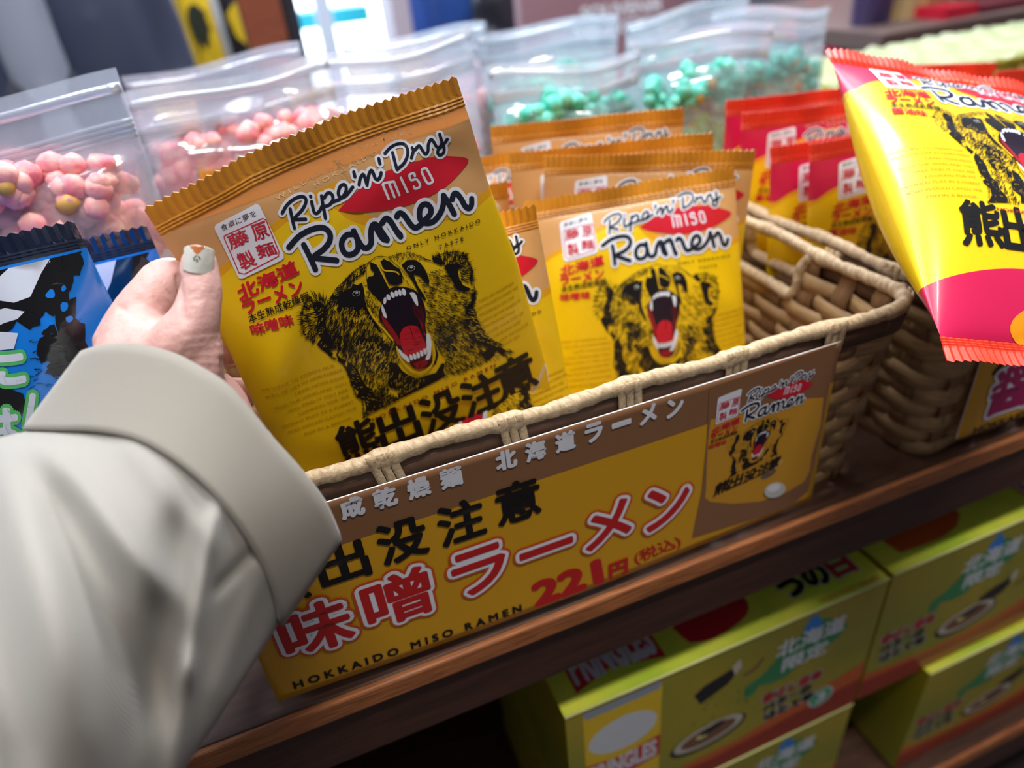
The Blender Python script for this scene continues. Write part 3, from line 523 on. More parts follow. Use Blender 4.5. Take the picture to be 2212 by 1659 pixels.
# the packet in the hand
LP = np.array([px2s(p) for p in ((304,470),(391,600),(500,790),(565,925),(640,1035),(660,1070),(690,1130))]); RP = np.array([px2s(p) for p in ((1000,200),(1021,250),(1070,413),(1129,575),(1163,702),(1185,781),(1206,875),(1225,960),(1240,1010))])
Lf = lambda t: np.interp(t, LP[:, 1], LP[:, 0]); Rf = lambda t: np.interp(t, RP[:, 1], RP[:, 0])
TPx = np.array([px2s(p) for p in ((304,470),(391,428),(450,396),(520,355),(600,318),(647,298),(720,268),(800,240),(880,215),(950,193),(984,180))])
topf = lambda s: np.interp(s, TPx[:, 0], TPx[:, 1])
K_MISO = ('packet_miso')
hand_bend = lambda s, t: -.004 * np.exp(-(s / .03) ** 2) * 0 + .0 * s
held = packet('ramen_packet', 'miso', T=.0085, p=3.0, seed=3, amp=.0016, plane=HELD, L=Lf, R=Rf, art=packet_art('miso', 1.0), bend=dent_held, top=topf, nu=110, z0=.0080)
tag(held, 'tan and yellow miso ramen packet with roaring bear held up by the hand', 'ramen packet', 'miso ramen packets')
# ---------------- shelf unit ----------------
def wood(name, c1, c2, rough=.35, spec=.5, sc=(3, 40, 40), scale=1.0, bump=.25):
    m = mat(name, c1, rough, spec); nt = m.node_tree; L = nt.links; b = nt.nodes['Principled BSDF']
    tc = nt.nodes.new('ShaderNodeTexCoord'); mp = nt.nodes.new('ShaderNodeMapping'); mp.inputs['Scale'].default_value = sc; L.new(tc.outputs['Object'], mp.inputs[0])
    n = nt.nodes.new('ShaderNodeTexNoise'); n.inputs['Scale'].default_value = 5 * scale; n.inputs['Detail'].default_value = 8; n.inputs['Roughness'].default_value = .65; n.inputs['Distortion'].default_value = .6; L.new(mp.outputs[0], n.inputs[0])
    r = nt.nodes.new('ShaderNodeValToRGB'); r.color_ramp.elements[0].position = .32; r.color_ramp.elements[1].position = .7; r.color_ramp.elements[0].color = lin(c2) + (1,); r.color_ramp.elements[1].color = lin(c1) + (1,); L.new(n.outputs[0], r.inputs[0]); L.new(r.outputs[0], b.inputs['Base Color'])
    bp = nt.nodes.new('ShaderNodeBump'); bp.inputs['Strength'].default_value = bump; bp.inputs['Distance'].default_value = .0008; L.new(n.outputs[0], bp.inputs['Height']); L.new(bp.outputs[0], b.inputs['Normal']); return m
WD = wood('dark_walnut', (96, 60, 40), (50, 30, 20), .5); WE = wood('worn_edge', (206, 130, 76), (136, 78, 42), .42, scale=2.5, bump=.6); WA = wood('apron_wood', (84, 50, 38), (50, 30, 24), .38)
WG = mat('dark_gap', (26, 20, 20), .7, bump=.2)
shelf = bpy.data.objects.new('display_shelf', None); COL.objects.link(shelf); shelf.location = (.3, .5, -.86)
tag(shelf, 'dark brown wooden display shelf carrying the baskets, sweets and green boxes', 'shelf')
def spart(name, a, b, m, bw=.0008):
    q = MB(); q.box(a, b); o = q.build(name, m, None, False); o.parent = shelf; o.matrix_parent_inverse = Matrix.Translation(-shelf.location); bevel(o, bw); return o
X0, X1 = -.75, 1.45
spart('top_board', (X0, .2268, -.0122), (X1, .98, 0), WD)
spart('edge_strip', (X0, .2225, -.0126), (X1, .2268, .0004), WE, .0014)
spart('apron', (X0, .2262, -.0525), (X1, .240, -.0127), WA)
spart('lower_board', (X0, .2165, -.443), (X1, .98, -.425), WD)
spart('lower_edge_strip', (X0, .2125, -.4434), (X1, .2165, -.4246), WE, .0014)
spart('lower_apron', (X0, .2162, -.50), (X1, .230, -.4435), WA)
spart('back_panel', (X0, .965, -.86), (X1, .98, -.0127), WG)
spart('side_panel', (X0, .24, -.86), (X0 + .02, .965, -.0127), WA); spart('side_panel', (X1 - .02, .24, -.86), (X1, .965, -.0127), WA)
spart('divider_board', (-.24, .30, -.425), (-.225, .964, -.0127), WA)
# ---------------- baskets ----------------
STRAW = fibre('seagrass_strip', (200, 166, 118), (134, 98, 62)); ROPE = fibre('seagrass_rope', (214, 190, 154), (148, 116, 80), 500, 500, .6, .8); STAKE = fibre('seagrass_stake', (150, 112, 74), (96, 66, 42)); ROWD = fibre('seagrass_dark_row', (110, 76, 52), (62, 42, 32), 30, 1400)
def basket(name, rim, base, h, hole=((.62, .84), .70), ties=(), yaw=0, nst=44, nrow=11, r=.016, origin=(0, 0, 0)):
    """rim/base = (x0,x1,y0,y1) rectangles at heights h and 0; hole = handle opening on the short sides"""
    root = bpy.data.objects.new(name, None); COL.objects.link(root)
    cx, cy = (base[0] + base[1]) / 2, (base[2] + base[3]) / 2; root.location = (cx, cy, 0.0); root.rotation_euler = (0, 0, yaw)
    def loop(f, v):
        x0, x1, y0, y1 = [base[i] * (1 - v) + rim[i] * v for i in range(4)]; a, b = x1 - x0 - 2 * r, y1 - y0 - 2 * r; q = math.pi * r / 2; per = 2 * a + 2 * b + 4 * q; d = (f % 1.0) * per
        segs = [('l', (x0 + r, y0), (1, 0), a), ('c', (x1 - r, y0 + r), -90, q), ('l', (x1, y0 + r), (0, 1), b), ('c', (x1 - r, y1 - r), 0, q), ('l', (x1 - r, y1), (-1, 0), a), ('c', (x0 + r, y1 - r), 90, q), ('l', (x0, y1 - r), (0, -1), b), ('c', (x0 + r, y0 + r), 180, q)]
        for k, p, e, L in segs:
            if d <= L + 1e-12:
                if k == 'l': pt = (p[0] + e[0] * d, p[1] + e[1] * d); n = (e[1], -e[0])
                else: t = math.radians(e + 90 * d / q); n = (math.cos(t), math.sin(t)); pt = (p[0] + r * n[0], p[1] + r * n[1])
                return np.array([pt[0] - cx, pt[1] - cy, v * h]), np.array([n[0], n[1], 0.0]), per
            d -= L
        return loop(0, v)
    def inhole(p, v): yy = (p[1] + cy - rim[2]) / (rim[3] - rim[2]); return abs(p[0] + cx - (rim[0] + rim[1]) / 2) > (rim[1] - rim[0]) * .4 and hole[0][0] < yy < hole[0][1] and v > hole[1]
    A = .0014; vtop = .93
    wv = MB(); rowd = MB()
    for row in range(nrow):
        v = .035 + (vtop - .035) * row / (nrow - 1); hw = (vtop * h / nrow) * .60; tgt = rowd if row == nrow - 1 else wv
        P, Wv, Tv, fl = [], [], [], []; M_ = nst * 6; _, _, per = loop(0, v)
        def flush():
            if len(P) > 3: k0 = len(tgt.V); tgt.strip(P, Wv, Tv); tgt.flow(k0, [(f_ * per + row * 1.7, a_ * hw, row) for f_ in fl for a_ in (-1, 0, 1, 1, 0, -1)])
            P.clear(); Wv.clear(); Tv.clear(); fl.clear()
        for i in range(M_ + 1):
            f = i / M_; p, n, _ = loop(f, v)
            if inhole(p, v): flush(); continue
            off = A * math.cos(math.pi * (f * nst + row)) + .0004 * math.sin(f * 91 + row * 3)
            if row == nrow - 1: off = .0020
            P.append(p + n * off); Wv.append(np.array([0, 0, hw]) + n * .0002 * math.sin(i * .7 + row)); Tv.append(n * .0005); fl.append(f)
        flush()
    st = MB()
    for k in range(nst):
        f = k / nst; P, Wv, Tv, fl = [], [], [], []
        for j in range(nrow * 3 + 1):
            v = 1.0 * j / (nrow * 3); p, n, per = loop(f, v); p2, _, _ = loop(f + .002, v); tg = unit(p2 - p)
            if inhole(p, v): break
            rowf = (v - .035) / (vtop - .035) * (nrow - 1); off = -A * math.cos(math.pi * (k + rowf))
            P.append(p + n * off); Wv.append(tg * .0062); Tv.append(n * .0007); fl.append(v * h)
        k0 = len(st.V); st.strip(P, Wv, Tv); st.flow(k0, [(x, a_ * .0056 + k, 3 + k) for x in fl for a_ in (-1, 0, 1, 1, 0, -1)])
    body = wv.build('woven_body', [STRAW], root, True); st.build('upright_stakes', [STAKE], root, True)
    rowd.build('dark_top_row', [ROWD], root, True)
    # base
    b = MB(); b.box((base[0] - cx + .004, base[2] - cy + .004, .0005), (base[1] - cx - .004, base[3] - cy - .004, .004)); b.build('base', [STAKE], root, False)
    # rope rim
    def rope(name, pts, rad, closed, pitch=.006, twist=.11, wraps=()):
        pts = np.array(pts); q = MB(); N = len(pts); n = 14
        seg = np.linalg.norm(np.diff(pts, axis=0), axis=1); s_ = np.concatenate([[0], np.cumsum(seg)]); tot = s_[-1]; m_ = int(tot / .0009); S_ = np.linspace(0, tot, m_); PP = np.stack([np.interp(S_, s_, pts[:, i]) for i in range(3)], 1)
        V = []; fl = []
        for i in range(m_):
            t = unit(PP[min(i + 1, m_ - 1)] - PP[max(i - 1, 0)]); u = np.cross(t, (0, 0, 1)); u = unit(u) if np.linalg.norm(u) > 1e-3 else np.array([1., 0, 0]); w2 = np.cross(t, u)
            wob = 1 + .10 * math.sin(S_[i] * 190) * math.sin(S_[i] * 47) + .05 * math.sin(S_[i] * 700)
            wr_ = 1 + .20 * max([0] + [1 - abs(S_[i] - c) / .007 for c in wraps if abs(S_[i] - c) < .007]) ** .3 if wraps else 1
            for k in range(n):
                a = 2 * math.pi * k / n; rr = rad * wob * wr_ * (1 + twist * abs(math.sin(S_[i] / pitch * math.pi * .5 + a * .5)) ** .6 - .06); V.append(PP[i] + (u * math.cos(a) + w2 * math.sin(a)) * rr); ph = S_[i] * 1.0 + a * rad * 1.2; fl.append((ph * .25, S_[i] * .9 - a * .0016, k * .001))
        F = [(i * n + k, i * n + (k + 1) % n, (i + 1) * n + (k + 1) % n, (i + 1) * n + k) for i in range(m_ - 1) for k in range(n)]; F += [tuple(range(n))[::-1], tuple((m_ - 1) * n + k for k in range(n))]
        q.add(V, F); q.flow(0, fl); return q
    pts = [loop(i / 400, 1.0)[0] + np.array([0, 0, .001 * math.sin(i * .21)]) for i in range(401)]
    per = loop(0, 1)[2]; step = .058; wraps = [step * (k + .45) for k in range(int(per / step))]
    q = rope('rim', pts, .0036, True, wraps=wraps)
    # ties from the rim down over the top rows
    for c in wraps:
        f = c / per; p, n, _ = loop(f, 1.0)
        if inhole(p * 1.0, .99): continue
        for dx in (-.0042, 0, .0042):
            P, Wv, Tv = [], [], []; p, n, _ = loop(f + dx / per, 1.0); tg = unit(loop(f + dx / per + .002, 1)[0] - p)
            for j in range(7): v = 1.02 - j * .03; pp, n, _ = loop(f + dx / per, v); P.append(pp + n * (.0040 if j > 0 else .0034) + np.array([0, 0, .002])); Wv.append(tg * .0019); Tv.append(n * .0004)
            k0 = len(q.V); q.strip(P, Wv, Tv); q.flow(k0, [(j * .004 + c, a_ * .002 + dx, 5) for j in range(7) for a_ in (-1, 0, 1, 1, 0, -1)])
    q.build('rim', [ROPE], root, True)
    for sx, X_ in ((0, 0), (1, 1)):
        v1, v0 = .98, hole[1] + .02; xs = lambda v: (base[sx] * (1 - v) + rim[sx] * v) - cx; ys = lambda y: rim[2] + (rim[3] - rim[2]) * y - cy
        y0, y1 = ys(hole[0][0]), ys(hole[0][1]); P = [(xs(v1), y0 - .004, v1 * h)] + [(xs(v1 + (v0 - v1) * t), y0 + .004 * t, (v1 + (v0 - v1) * t) * h) for t in (.3, .6, .85)] + [(xs(v0), y0 + .008 + (y1 - y0 - .016) * t, v0 * h - .002) for t in (0, .25, .5, .75, 1)] + [(xs(v1 + (v0 - v1) * t), y1 - .004 * t, (v1 + (v0 - v1) * t) * h) for t in (.85, .6, .3, 0)]
        rope('h', smoothline(P, 6), .0038, False).build('handle', [ROPE], root, True)
    return root
bk1 = basket('woven_basket', (-.082, .305, .2385, .470), (-.052, .293, .2480, .458), .119, yaw=math.radians(-1.2), hole=((.36, .72), .72))
tag(bk1, 'tan woven seagrass basket of miso ramen packets, nearest the hand', 'basket', 'woven baskets')
bk2 = basket('woven_basket', (.322, .715, .2300, .470), (.3325, .700, .2400, .458), .119, yaw=math.radians(1.0), hole=((.36, .72), .72))
tag(bk2, 'tan woven seagrass basket of crimson soy sauce ramen packets, at the right edge', 'basket', 'woven baskets')
for b_ in (bk1, bk2): b_.location.z = .0004
# ---------------- signs ----------------
Ysg = .2298
tr = onY(1819, 737, Ysg); bl = onY(602, 1517, Ysg); br = onY(1751, 1078, Ysg)
SG = Plane((bl[0], Ysg, tr[2]), (1, 0, 0), (0, 0, -1)); SW = (tr[0] + br[0]) / 2 - bl[0]; SHH = tr[2] - (bl[2] + br[2]) / 2
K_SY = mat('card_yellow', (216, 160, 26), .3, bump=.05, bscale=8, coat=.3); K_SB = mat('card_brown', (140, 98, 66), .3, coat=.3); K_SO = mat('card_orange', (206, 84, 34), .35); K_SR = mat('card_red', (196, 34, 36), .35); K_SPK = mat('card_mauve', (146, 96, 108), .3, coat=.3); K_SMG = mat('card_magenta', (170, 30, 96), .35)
K_SIDE = mat('card_edge', (235, 235, 235), .4)
def sgn(p): return SG.px(p)
def signchar(a, ch, c, w_, h_, layers, T=sgn):
    c = np.array(T(c)); q = [c + (-w_, -h_), c + (w_, -h_), c + (w_, h_), c + (-w_, h_)]
    V, F = textmesh(ch); mn, mx = V.min(0), V.max(0)
    for b, m_, l in layers:
        a_ = Art(lambda p: p); k = 16 if b > .05 else 8; sc = (2 * h_) / (mx[1] - mn[1])
        for j in range(k if b else 1):
            off = np.array([math.cos(j * 2 * math.pi / k), math.sin(j * 2 * math.pi / k)]) * b * .03
            U = (V - mn) / (mx - mn); P = np.stack([c[0] - w_ + U[:, 0] * 2 * w_ + off[0], c[1] + h_ - U[:, 1] * 2 * h_ + off[1]], 1); a.it.append((P, F, m_, l * 3 + j * .18))
def make_sign(name, art, label, SG, SW, SHH, base, topm, band, extra=()):
    mats = [base, topm, K_SIDE, K_INK, K_NAVY, K_WHITE, K_RED, K_DRED, K_MAROON, K_GOLDTX, K_TANTX, K_MOUTH, K_BOWL, K_BOWL2, K_ORG, K_EYE, K_STAMP, K_FURY, K_SO, K_SR, K_SMG, K_TAN, K_YEL, K_GOLD] + list(extra)
    bow = lambda a, b: .0035 * np.sin(np.pi * np.clip(a / SW, 0, 1)) * np.clip(b / SHH, 0, 1) ** 1.5
    def surf(a, b, z): return np.stack([a - SW / 2, SHH - b, z + bow(a, b)], 1)
    nu, nv = 60, 26; V, F, mi = [], [], []; bs = np.concatenate([np.linspace(0, band, 7), np.linspace(band, SHH, nv - 6)[1:]]); us = np.linspace(0, SW, nu); nv = len(bs)
    G = surf(np.repeat(us, nv), np.tile(bs, nu), 0 * np.tile(bs, nu)); V = list(G) + list(G - np.array([0, 0, .0006])); K = len(G)
    for i in range(nu - 1):
        for j in range(nv - 1):
            F.append((i * nv + j, i * nv + j + 1, (i + 1) * nv + j + 1, (i + 1) * nv + j)); mi.append(1 if j < 6 else 0); F.append(tuple(K + x for x in (i * nv + j, (i + 1) * nv + j, (i + 1) * nv + j + 1, i * nv + j + 1))); mi.append(2)
    rim_ = [i * nv for i in range(nu)] + [(nu - 1) * nv + j for j in range(1, nv)] + [i * nv + nv - 1 for i in range(nu - 2, -1, -1)] + [j for j in range(nv - 2, 0, -1)]
    for i, x in enumerate(rim_): y = rim_[(i + 1) % len(rim_)]; F.append((x, y, K + y, K + x)); mi.append(2)
    me = art.mesh(surf, mats, cell=.006, z0=.00010, dz=.00006, extra=(V, F, mi)); o = link(name, me); o.matrix_world = SG.mat(SW / 2, SHH, 0); o['label'] = label; o['category'] = 'price sign'; o['group'] = 'price signs on the baskets'; return o
a = Art(sgn)
ZL, ZC, Z6 = C(680, 1000, 3.95), C(1160, 730, 2.766), C(800, 780, 4.424)
for ch, f, c in (('本', C(0,0,1), (520, 1175)), ('生', C(0,0,1), (592, 1148)), ('熟', C(0,0,1), (666, 1121)), ('成', ZL, (315, 375)), ('乾', ZL, (598, 290)), ('燥', ZL, (885, 205)), ('麺', ZL, (1160, 118)), ('北', Z6, (1295, 935)), ('海', Z6, (1575, 850)), ('道', Z6, (1860, 760)), ('ラ', ZC, (337, 560)), ('ー', ZC, (502, 508)), ('メ', ZC, (662, 452)), ('ン', ZC, (822, 412))):
    w_ = .0045; signchar(a, ch, f(c), w_ * (.9 if ch in 'ラメン' else 1), (.0049 if ch != 'ー' else .0011), [(.018 * 1.1, K_WHITE, 2)])
for ch, c in (('熊', (-300, 1040)), ('出', (232, 840)), ('没', (745, 650)), ('注', (1245, 490)), ('意', (1728, 315))): signchar(a, ch, ZL(c), .0104, .0114, [(.026, K_INK, 2)])
for ch, f, c, w_, h_ in (('味', C(560, 820, 2.37), (290, 1262), .0148, .0148), ('噌', ZL, (700, 1130), .0150, .0148), ('ラ', ZL, (1395, 890), .0128, .0135), ('ー', ZL, (1960, 700), .0135, .0016), ('メ', ZC, (412, 1095), .0125, .0130), ('ン', ZC, (768, 985), .0122, .0132)):
    signchar(a, ch, f(c), w_, h_, [(.135, K_SO, 2), (.092, K_WHITE, 3), (.030, K_SR, 4)])
a.text('221', [(1147, 1254), (1286, 1202), (1293, 1246), (1154, 1297)], K_SR, 3, .06); signchar(a, '円', (1329, 1218), .0052, .0052, [(.02, K_SR, 3)])
a.text('(税込)', [(1361, 1187), (1460, 1148), (1467, 1175), (1368, 1213)], K_SR, 3, .02)
a.line('H O K K A I D O   M I S O   R A M E N', (637, 1486), (1121, 1309), .0050, K_INK, 3, .045)
# printed packet picture
a.poly([(1532, 838), (1806, 742), (1795, 815), (1770, 950), (1745, 1060), (1700, 1095), (1489, 1156), (1512, 1057), (1525, 949)], K_SB, 2)
a.poly([(1534, 905), (1600, 893), (1690, 880), (1778, 858), (1752, 985), (1735, 1040), (1640, 1080), (1530, 1080), (1522, 1050), (1528, 950)], mat('card_yellow_print', (206, 150, 40), .35), 3, k=2)
K_CYP = MATS['card_yellow_print']
mini = packet_art('miso', .10, fine=False)
hm = homog([px2s(p) for p in ((462,507),(614,563),(733,461),(1022,354),(914,799),(740,1005))], [sgn(p) for p in ((1556.5,857),(1586.6,896),(1650.5,857),(1756.6,829.4),(1626.4,990),(1536,1067))])
a.merge(mini, hm, 4); a.ell((1670, 1055), 24, 16, -.3, K_EYE, 12); a.ell((1668, 1050), 15, 8, -.3, K_WHITE, 13)
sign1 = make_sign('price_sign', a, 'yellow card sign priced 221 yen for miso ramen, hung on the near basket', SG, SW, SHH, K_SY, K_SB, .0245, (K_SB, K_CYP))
q2 = onY(2065, 950, Ysg - .002); q2t = onY(2190, 660, Ysg - .002)
SG2 = Plane((q2[0], Ysg - .002, q2t[2]), (1, 0, 0), (0, 0, -1)); s2 = lambda p: SG2.px(p); a = Art(s2)
Z8 = C(2000, 600, 4.147)
for k_, ch in enumerate('熊出没注意'):
    c0 = s2(Z8((850, 600))); signchar(a, ch, (c0[0] + k_ * .043, c0[1]), .0165, .0155, [(.036, K_INK, 2)], T=lambda p: p)
for k_, ch in enumerate('醤油ラーメン'):
    c0 = s2(Z8((770, 970))); signchar(a, ch, (c0[0] + k_ * .042, c0[1]), .0175, .0165 if ch != 'ー' else .002, [(.12, K_WHITE, 2), (.045, K_SMG, 3)], T=lambda p: p)
c0 = s2(Z8((410, 1400))); a.line('HOKKAIDO SOY SAUCE RAMEN', c0, (c0[0] + .135, c0[1]), .0056, K_INK, 3, .03, T=lambda p: p)
for k_, ch in enumerate('本生熟成乾燥麺北海道ラーメン'): signchar(a, ch, (.012 + k_ * .018, .011), .0065, .0065 if ch != 'ー' else .0012, [(.02, K_WHITE, 2)], T=lambda p: p)
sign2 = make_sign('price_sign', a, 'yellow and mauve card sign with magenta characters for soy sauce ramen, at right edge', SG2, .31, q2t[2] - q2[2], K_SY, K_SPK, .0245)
def swap(w_, h_):
    global W_, H_
    o = (W_, H_); W_, H_ = w_, h_; return o
# ---------------- packets in the baskets ----------------
def cr(h, d): return (RW.T @ unit(h), RW.T @ unit(d))
def by_corners(tl, tr, z, d, ratio=1.0):
    a = at(*tl, z); dr = unit(ray(*tr)); rel = CAM - a  # |CAM + k dr - a| = W
    b = dr @ rel; c = rel @ rel - (W_ * ratio) ** 2; q = b * b - c
    ks = [-b + math.sqrt(max(q, 0)), -b - math.sqrt(max(q, 0))]
    pts = [CAM + k * dr for k in ks]; p = min(pts, key=lambda p: abs((p - a)[1])) if q > 0 else pts[0]
    return Plane(a, p - a, d)
art_s = packet_art('miso', .45); art_r = packet_art('soy', .45)
GM, GS = 'miso ramen packets', 'soy sauce ramen packets'
S2 = [(1327,559),(1295,476),(1396,515.6),(1595,467),(1595,521),(1363.5,590),(1486,769),(1573,602),(1338,664)]; T2 = [px2s(p) for p in ((614.6,563),(558.6,451),(733.6,461.5),(1022.5,354.4),(1025,437),(682,586),(914,799.5),(1007.5,554),(653,713))]
P2 = by_corners((1136, 440), (1600, 362), .405, (.03, -.30, -.95))
bagA = packet('ramen_packet', 'miso', T=.012, backT=.006, p=2.4, seed=11, amp=.0026, plane=P2, art=art_s, z0=.010)
tag(bagA, 'bloated miso ramen packet at the front centre of the near basket, whole bear face showing', 'ramen packet', GM)
bagB = packet('ramen_packet', 'miso', T=.011, backT=.005, p=2.4, seed=23, amp=.0030, plane=None, art=packet_art('miso', .3), z0=.010)
PD, e = pose([(1166.4,570),(1168,638),(1132,526)], [px2s(p) for p in ((1022.5,354),(1025,437),(968,312))], .36, cr((.985, -.1, .06), (0, -.22, -.97)), .4); dbg('D', PD.o, PD.world(.065, H_))
bagB.matrix_world = PD.mat(W_ / 2, H_, 0); tag(bagB, 'miso ramen packet mostly hidden behind the held packet, red badge tip and letter n showing', 'ramen packet', GM)
for src, tl, tr, z, d, lab in ((bagA, (1060, 283), (1487, 240), .450, (.02, -.03, -.99), 'rearmost miso ramen packet of the near basket, only its straight orange seal above the others'),
    (bagB, (1098, 342), (1551, 295), .430, (.03, -.05, -.98), 'miso ramen packet third from the back, wavy seal ending right of centre'),
    (bagA, (1176, 348), (1643, 333), .418, (.05, -.08, -.97), 'miso ramen packet directly behind the front one, seal corner curling out at right'),
    (bagB, (762, 392), (1184, 322), .440, (.0, -.14, -.99), 'miso ramen packet whose right seal end shows just above the held packet edge'),
    (bagA, (690, 470), (1112, 396), .405, (.0, -.12, -.97), 'miso ramen packet with only a small crinkled seal corner beside the held packet'),
    (bagB, (437, 376), (855, 318), .430, (.02, -.10, -.99), 'miso ramen packet hidden behind the held one, left seal tip peeking over it')):
    P = by_corners(tl, tr, z, d); c = clone(src, P, lab); dbg('miso', lab[:30], P.o.round(3), P.world(W_, 0).round(3), P.world(.065, H_).round(3))
# leaning soy packet
SP = [(1886.7,117),(1990,182.7),(1918.7,184.4),(1958,238),(2201,362),(2041,202),(2032.4,238),(2146,392),(2121,458)]; TP = [px2s(p) for p in ((462,507),(614.6,563),(519,617),(543,727.6),(914,799.5),(682,586),(653,713),(806,912),(740,1005))]
PP, e = pose(SP, TP, .40, cr((.95, -.2, -.2), (-.1, -.75, -.6)), .02)
PP.o = at(1800, 84, .372); th = math.radians(11); PP = Plane(PP.o, PP.h * math.cos(th) + PP.d * math.sin(th), PP.d * math.cos(th) - PP.h * math.sin(th))
o_ = swap(W_, .196); bagP = packet('ramen_packet', 'soy', T=.016, p=5.0, seed=31, amp=.0018, plane=PP, art=packet_art('soy', .45, logo=True), z0=.006, backT=.026); swap(*o_)
tag(bagP, 'crimson and yellow soy sauce ramen packet lying tilted across the top of the right basket', 'ramen packet', GS)
bagR = packet('ramen_packet', 'soy', T=.011, backT=.005, p=2.4, seed=37, amp=.0030, art=art_r, z0=.010)
first = True
for tl, tr, z, d, lab in (((1768, 318), (2190, 240), .435, (.03, -.10, -.97), 'front left soy sauce ramen packet of the right basket, stamp showing beside the tilted one'),
    ((1680, 326), (2095, 256), .450, (.0, -.08, -.98), 'soy sauce ramen packet overlapped by the front one, a strip of crimson showing'),
    ((1615, 252), (2010, 212), .480, (.0, -.05, -.99), 'second rearmost soy sauce ramen packet of the right basket, long red seal'),
    ((1580, 224), (1965, 184), .495, (.0, -.02, -.99), 'rearmost soy sauce ramen packet of the right basket, leftmost red seal'),
    ((1832, 150), (2172, 138), .545, (.16, -.12, -.93), 'soy sauce ramen packet behind the tilted one, pink badge with soy sauce lettering'),
    ((2176, 158), (2560, 120), .500, (.05, -.1, -.97), 'soy sauce ramen packet at the far right, cut off by the picture edge')):
    P = by_corners(tl, tr, z, d); dbg('soy', lab[:30], P.o.round(3), P.world(W_, 0).round(3), P.world(.065, H_).round(3))
    if first: bagR.matrix_world = P.mat(W_ / 2, H_, 0); tag(bagR, lab, 'ramen packet', GS); first = False
    else: clone(bagR, P, lab)
# ---------------- the hand and sleeve ----------------
SKIN = mat('skin', (206, 158, 148), .45, .4, bump=.35, bscale=420, sss=.35, rgb2=(214, 168, 160), vscale=25)
def chain(bm, pts, sub=10):
    """pts: (point, radius) -> overlapping spheres along the chain"""
    P = np.array([list(p) + [r] for p, r in pts], float); Q = smoothline(P, sub) if len(P) > 2 else np.array([P[0] + (P[-1] - P[0]) * t for t in np.linspace(0, 1, sub)])
    for q in Q: bm.ball(q[:3], max(q[3], 1e-4))
def remeshed(name, bm, voxel, smooth_it, mats, parent=None, dec=None):
    me = bm.mesh(name); o = bpy.data.objects.new(name, me); COL.objects.link(o)
    r = o.modifiers.new('remesh', 'REMESH'); r.mode = 'VOXEL'; r.voxel_size = voxel; r.use_smooth_shade = True
    s = o.modifiers.new('smooth', 'SMOOTH'); s.factor = .5; s.iterations = smooth_it
    dg = bpy.context.evaluated_depsgraph_get(); m2 = bpy.data.meshes.new_from_object(o.evaluated_get(dg)); bpy.data.objects.remove(o)
    m2.name = name; o = link(name, m2, parent, mats, True); return o
def zb(x, y, off):
    d = ray(x, y); t = (HELD.o - CAM) @ HELD.n / (d @ HELD.n); return at(x, y, t * FPX + off)
bm = Blob(); T = lambda x, y, z: at(x, y, z)
# thumb
chain(bm, [(T(431, 566, .2500), .0064), (T(431, 590, .2495), .0071), (T(433, 622, .2490), .0078), (T(430, 655, .2480), .0079), (T(418, 700, .2475), .0092), (T(395, 745, .2480), .0118), (T(368, 800, .2500), .0140)], 8)
# thenar and palm body
chain(bm, [(T(420, 715, .250), .0090), (T(425, 775, .2500), .0100), (T(415, 840, .2520), .0120), (T(380, 900, .2520), .0150)], 8)
chain(bm, [(T(300, 735, .2600), .0130), (T(300, 800, .2580), .0165), (T(310, 870, .2570), .0175), (T(280, 950, .2540), .0190), (T(225, 1040, .2470), .0205), (T(140, 1160, .2340), .0220), (T(20, 1330, .215), .0230), (T(-130, 1560, .195), .0250), (T(-240, 1800, .180), .0270), (T(-300, 2050, .168), .0290)], 10)
chain(bm, [(T(345, 760, .2560), .0130), (T(350, 830, .2540), .0170), (T(330, 900, .2520), .0190)], 8)
# index finger
chain(bm, [(T(268, 745, .2640), .0110), (T(300, 690, .2660), .0112), (T(333, 640, .2690), .0100), (T(356, 602, .2745), .0084), (zb(398, 596, .018), .0074), (zb(445, 596, .019), .0068), (zb(490, 606, .018), .0060)], 8)
# middle, ring, little fingers folded behind the packet
chain(bm, [(T(285, 770, .2700), .0110), (T(335, 735, .2840), .0095), (zb(400, 690, .024), .0082), (zb(460, 672, .0215), .0073), (zb(520, 668, .020), .0064)], 8)
chain(bm, [(T(300, 820, .2700), .0110), (T(350, 800, .2860), .0095), (zb(430, 775, .025), .0080), (zb(490, 760, .022), .0071), (zb(550, 752, .020), .0062)], 8)
chain(bm, [(T(330, 870, .2680), .0105), (T(390, 868, .2880), .0088), (zb(460, 850, .025), .0074), (zb(530, 845, .022), .0065), (zb(585, 850, .019), .0056)], 8)
